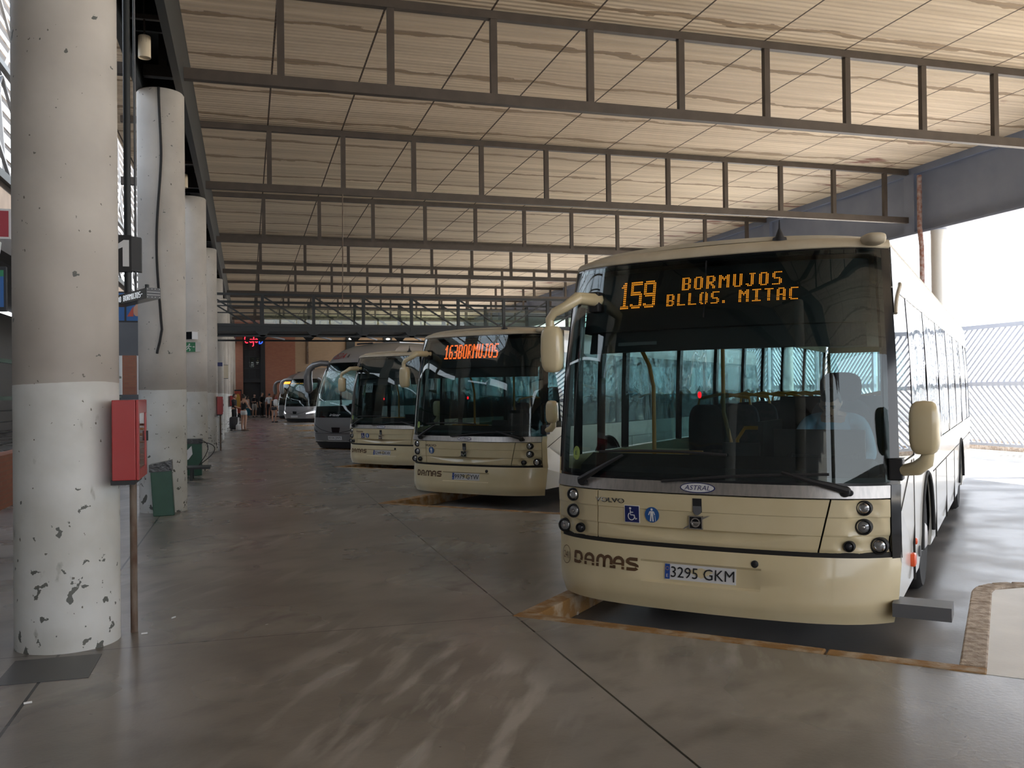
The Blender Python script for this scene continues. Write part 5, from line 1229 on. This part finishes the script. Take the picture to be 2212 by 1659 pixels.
# ------------------------------------------------------------------ small things on the platform
def build_small():
    def hose_cabinet(label, x, y, z, pole=True, s=1.0):
        t = thing('hose_cabinet', label, 'fire cabinet', (x, y, 0), 0, 'red hose cabinets')
        d, w, h = .165, .50, .53
        mb = MB(); mb.bb((-d, 0, z), (-.02, w, z+h)); mb.build('box', M['red'], t, bevel=.004)
        mb = MB()
        for a, b in (((-.018, .0, z), (0, .06, z+h)), ((-.018, w-.06, z), (0, w, z+h)), ((-.018, .06, z), (0, w-.06, z+.07)), ((-.018, .06, z+h-.09), (0, w-.06, z+h))): mb.bb(a, b)
        dr = mb.build('door', M['red'], t, bevel=.003)
        mb = MB(); mb.bb((-.012, .06, z+.07), (-.006, w-.06, z+h-.09)); mb.build('window', M['glass_clear'], dr)
        mb = MB(); mb.bb((-.002, w-.05, z+.24), (.012, w-.03, z+.31)); mb.build('latch', M['black_matt'], dr)
        mb = MB()
        for i in range(5): mb.lathe([(.13-.02*i, -.05), (.15-.02*i, 0), (.13-.02*i, .05)], (-.085, w/2, z+.24), 'x', 24)
        mb.build('hose', cloth('hose', (.35, .33, .30)), t, True)
        mb = MB(); mb.bb((-d-.01, .01, z-.03), (-.03, w-.05, z)); mb.build('tray', M['black_matt'], t)
        if pole: mb = MB(); mb.tube([(-.085, w-.07, 0), (-.085, w-.07, z-.02)], .024, 14); mb.build('supply_pipe', M['rust'], t, True)
        return t
    hose_cabinet('red hose cabinet with a rusty pipe on the nearest column', -.69, 6.42, 1.10)
    hose_cabinet('red hose cabinet on the fourth column, halfway down the platform', -.70, 28.25, 1.10)
    hose_cabinet('farthest red hose cabinet, above the suitcase', -.70, 49.9, 1.12)
    # leaning bin at the second column
    t = thing('litter_bin', 'dark green bin leaning at the foot of the second column', 'bin', (-1.07, 13.44, 0))
    def fn(a, b, c): return (a-.06+c*-.06, b-.0+c*.03, c)
    mb = MB(); mb.prism([(-.125, -.11), (.145, -.085), (.145, .09), (-.125, .09)], 0, .70, fn); mb.build('bin_body', M['bin'], t, bevel=.008)
    mb = MB(); mb.prism([(-.137, -.122), (.158, -.097), (.158, .102), (-.137, .102)], .62, .735, lambda a, b, c: fn(a, b, c+(.03*a/.15 if c > .7 else -.02*math.sin(40*a)))); mb.build('liner_bag', M['bag'], t)
    # metal bench with a second bin beyond the second column
    t = thing('bench', 'black metal bench end sticking out behind the second column', 'bench', (-1.15, 18.7, 0))
    mb = MB(); mb.bb((-.5, -.02, .22), (.44, .55, .26)); mb.build('seat', M['steel_dark'], t)
    for x in (-.4, .06): mb = MB(); mb.bb((x, 0, 0), (x+.05, .05, .22)); mb.bb((x, .48, 0), (x+.05, .53, .22)); mb.build('leg', M['steel_dark'], t)
    t = thing('litter_bin', 'dark green bin behind the bench beyond the second column', 'bin', (-1.08, 20.02, 0))
    mb = MB(); mb.bb((-.2, -.13, 0), (.16, .13, .72)); mb.build('bin_body', M['bin'], t, bevel=.01)
    mb = MB(); mb.bb((-.21, -.14, .66), (.17, .14, .76)); mb.build('liner_bag', M['bag'], t)
    mb = MB(); mb.add([(-.2, -.15, .45), (-.04, -.15, .62), (-.02, -.15, .45), (-.1, -.16, .34), (-.2, -.16, .3)], [(0, 1, 2, 3, 4)]); mb.add([(-.2, -.155, .45), (-.2, -.165, .3), (-.1, -.165, .34), (-.02, -.155, .45), (-.04, -.155, .62)], [(0, 1, 2, 3, 4)]); mb.build('paper', M['white'], t)
    t = thing('looped_cable', 'thin black cables looping off the bench by the green bin', 'cable', (-.85, 19.0, .26))
    for i, (a, h) in enumerate(((.24, .46), (.14, .5))):
        mb = MB(); mb.tube([(-.1, .4, h)]+[(-.1+a*1.3*math.sin(q), .3-.2*q/3, h*math.cos(q*.5)) for q in lin(.3, 3.1, 10)], .008, 6); mb.build('cable', M['rubber'], t, True)
    # loose cable down the second column
    mb = MB(); mb.tube([(-1.17+.035*math.sin(2.1*(6.04-z))*min(1, (6.04-z))-.01*(6.04-z)*.4, 13.648, z) for z in lin(6.04, 2.75, 28)]+[(-1.15, 13.635, 2.60), (-1.18, 13.63, 2.42), (-1.21, 13.63, 2.30), (-1.215, 13.62, 2.26)], .017, 8)
    tag(mb.build('loose_cable', M['rubber'], smooth=True), 'black cable hanging loose down the second column', 'cable')
    # hanging stop pole with number sign and departure display
    t = thing('stop_sign_pole', 'dark pole hanging from the roof with a bay number 1 sign', 'sign', (-1.12, 9.6, 0))
    mb = MB(); mb.tube([(0, 0, 7.7), (0, 0, 2.66)], .034, 14); mb.build('pole', M['steel_dark'], t, True)
    mb = MB(); mb.tube([(.07, .02, 7.0), (.07, .02, 2.66)], .012, 8); mb.build('conduit', M['steel_grey'], t, True)
    mb = MB(); mb.bb((-.34, -.05, 2.88), (.04, .02, 3.24)); sb = mb.build('number_board', M['black_matt'], t)
    mb = MB(); mb.prism([(.04, -.05), (.12, .02), (.12, .1), (.04, .08)], 2.89, 3.23); mb.build('side_box', M['black_matt'], t)
    mb = MB(); mb.prism([(-.04, 2.93), (.018, 2.93), (.018, 3.19), (-.03, 3.19), (-.11, 3.13), (-.11, 3.085), (-.04, 3.12)], -.056, -.05, lambda a, b, c: (a, c, b)); mb.build('numeral', M['white'], sb)
    t = thing('departure_display', 'dot matrix departure display reading BORMUJOS under the number sign', 'display', (-.86, 9.05, 2.62), -PI/4-.35)
    # long axis along local x, lettered face towards -y
    mb = MB(); mb.bb((-1.0, -.04, -.05), (0, .09, .05)); hb = mb.build('housing', M['black'], t, bevel=.004)
    mb = MB(); mb.bb((0, -.04, -.05), (.006, .09, .05)); mb.build('end_cap', M['steel_grey'], t)
    mb = MB()
    for y in (-.03, .01, .04, .08):
        for z in (-.038, .038): mb.sup((.007, y, z), (.004, .008, .008), 2, 8, 4)
    mb.bb((.006, -.035, .008), (.0075, .085, .012)); mb.bb((.006, -.035, -.018), (.0075, .085, -.014)); mb.build('screws', M['white'], t)
    R = rows('8:00 BORMUJOS-', 1); nc = len(R[0]); mb = MB(); wd = .80
    for r, row in enumerate(R):
        for c, ch in enumerate(row):
            if ch == '#': x, z = -.90+(c+.5)*wd/nc, .028-(r+.5)*.056/9; mb.add([(x-.003, -.0412, z-.0026), (x+.003, -.0412, z-.0026), (x+.003, -.0412, z+.0026), (x-.003, -.0412, z+.0026)], [(0, 1, 2, 3)])
    mb.build('display_text', M['white_led'], hb)
    mb = MB(); mb.tube([(-.18, .03, .05), (-.18, .03, .10)], .02, 8); mb.bb((-.22, .0, .05), (-.14, .06, .06)); mb.build('hanger', M['steel_dark'], t)
    # cylindrical lamps in the trough beam
    def lamp(label, y):
        t = thing('downlight', label, 'lamp', (-1.19, y, 5.86), 0, 'cylinder lamps under the trough beam')
        mb = MB(); mb.lathe([(.068, .02), (.075, 0), (.075, .26), (.07, .27), (0, .27)], n=24); mb.build('housing', M['lamp_cream'], t, True)
        mb = MB(); mb.lathe([(0, .03), (.066, .03)], n=20); mb.build('lens', M['black_matt'], t)
        mb = MB()
        for i in range(6): mb.add([(.0755*math.sin(a), -.0755*math.cos(a), .18+.012*i+h) for a, h in ((-.4, 0), (.4, 0), (.4, .006), (-.4, .006))], [(0, 1, 2, 3)])
        mb.build('vent_slots', M['black_matt'], t)
        mb = MB(); mb.tube([(0, 0, .27), (0, 0, 1.12)], .012, 6); mb.bb((-.21, -.03, .48), (.24, .03, .54)); mb.build('bracket', M['steel'], t)
    lamp('cream cylinder lamp hanging in the trough beam before the second column', 12.0)
    lamp('cream cylinder lamp hanging before the third column', 19.3)
    lamp('small cream cylinder lamp hanging before the fourth column', 26.5)
    # signs on the columns
    t = thing('exit_sign', 'green emergency exit sign with a running figure on the third column', 'sign', (-1.16, 20.88, 2.62))
    mb = MB(); mb.m(0).bb((-.18, 0, 0), (.08, .02, .21)); mb.m(1).bb((.08, 0, 0), (.19, .02, .21)); mb.build('board', [M['green_sign'], M['hall_white']], t)
    mb = MB(); F = lambda a, b: (a, -.003, b)
    mb.sup((-.045, -.002, .165), (.03, .004, .03), 2)
    for q in ([(-.05, .14), (-.06, .09), (-.03, .05), (-.04, .02)], [(-.06, .09), (-.09, .06), (-.11, .05)], [(-.05, .135), (-.02, .115), (-.0, .12)], [(-.055, .135), (-.09, .12), (-.1, .09)], [(.02, .11), (.06, .11)], [(.045, .125), (.062, .11), (.045, .095)]): ribbon(mb, q, .014, F, .02)
    mb.build('running_figure', M['white'], t)
    t = thing('departure_display', 'small departure display end showing beside the third column', 'display', (-1.24, 20.52, 2.88), -PI/4)
    mb = MB(); mb.bb((-.22, .1, 0), (.05, .26, .16)); mb.build('housing', M['black'], t)
    mb = MB(); mb.bb((.05, .1, 0), (.058, .26, .16)); mb.build('end_cap', M['plate'], t)
    mb = MB(); mb.bb((-1.06, 35.38, 2.76), (-.88, 35.52, 2.90)); tag(mb.build('name_plate', M['dark_blue']), 'small navy plate on the fifth column', 'sign')
    t = thing('junction_box', 'grey box fixed to the sixth column above head height', 'box', (-.93, 42.4, 2.42)); mb = MB(); mb.bb((-.1, 0, 0), (.12, .3, .62)); mb.build('case', M['steel_grey'], t); mb = MB(); mb.bb((-.1, -.01, .02), (.12, 0, .60)); mb.build('lid', M['lamp_cream'], t)
    # cord from the truss
    mb = MB(); mb.tube([(2.16, 21.14, 6.3), (2.15, 21.14, 4.8), (2.13, 21.14, 3.72)], .012, 6); mb.box((2.13, 21.14, 3.70), (.09, .03, .02)); tag(mb.build('hanging_cord', M['rust']), 'thin cord hanging from the second truss', 'cord')
    # floor hatch and litter
    t = thing('floor_hatch', 'dark slab let into the floor before the nearest column', 'hatch', (-1.15, 6.06, 0))
    mb = MB(); mb.prism([(-.26, -.24), (.24, -.24), (.24, .27), (-.26, .27)], -.002, .004); mb.build('slab', mat('hatch_slab', (.075, .075, .078), .4), t)
    for i, (x, y, lab, r) in enumerate(((-1.15, 5.43, 'cigarette butt on the floor in front of the hatch', .3), (-.54, 7.17, 'crumpled white butt on the floor right of the pipe', .9), (-.70, 6.76, 'cigarette butt at the foot of the rusty pipe', .2))):
        mb = MB(); c, s_ = math.cos(r)*.02, math.sin(r)*.02; mb.tube([(x-c, y-s_, .007), (x+c, y+s_, .007)], .006, 8); tag(mb.build('cigarette_butt', M['white']), lab, 'litter')
    for x, y, lab in ((2.55, 6.9, 'small stone on the bay floor by the yellow kerb corner'), (3.55, 5.3, 'small stone on the bay floor behind the front kerb')):
        mb = MB(); mb.sup((x, y, -.145), (.035, .03, .03), 2.4, 8, 6); tag(mb.build('stone', M['kerb_grey'], smooth=True), lab, 'stone')
build_small()
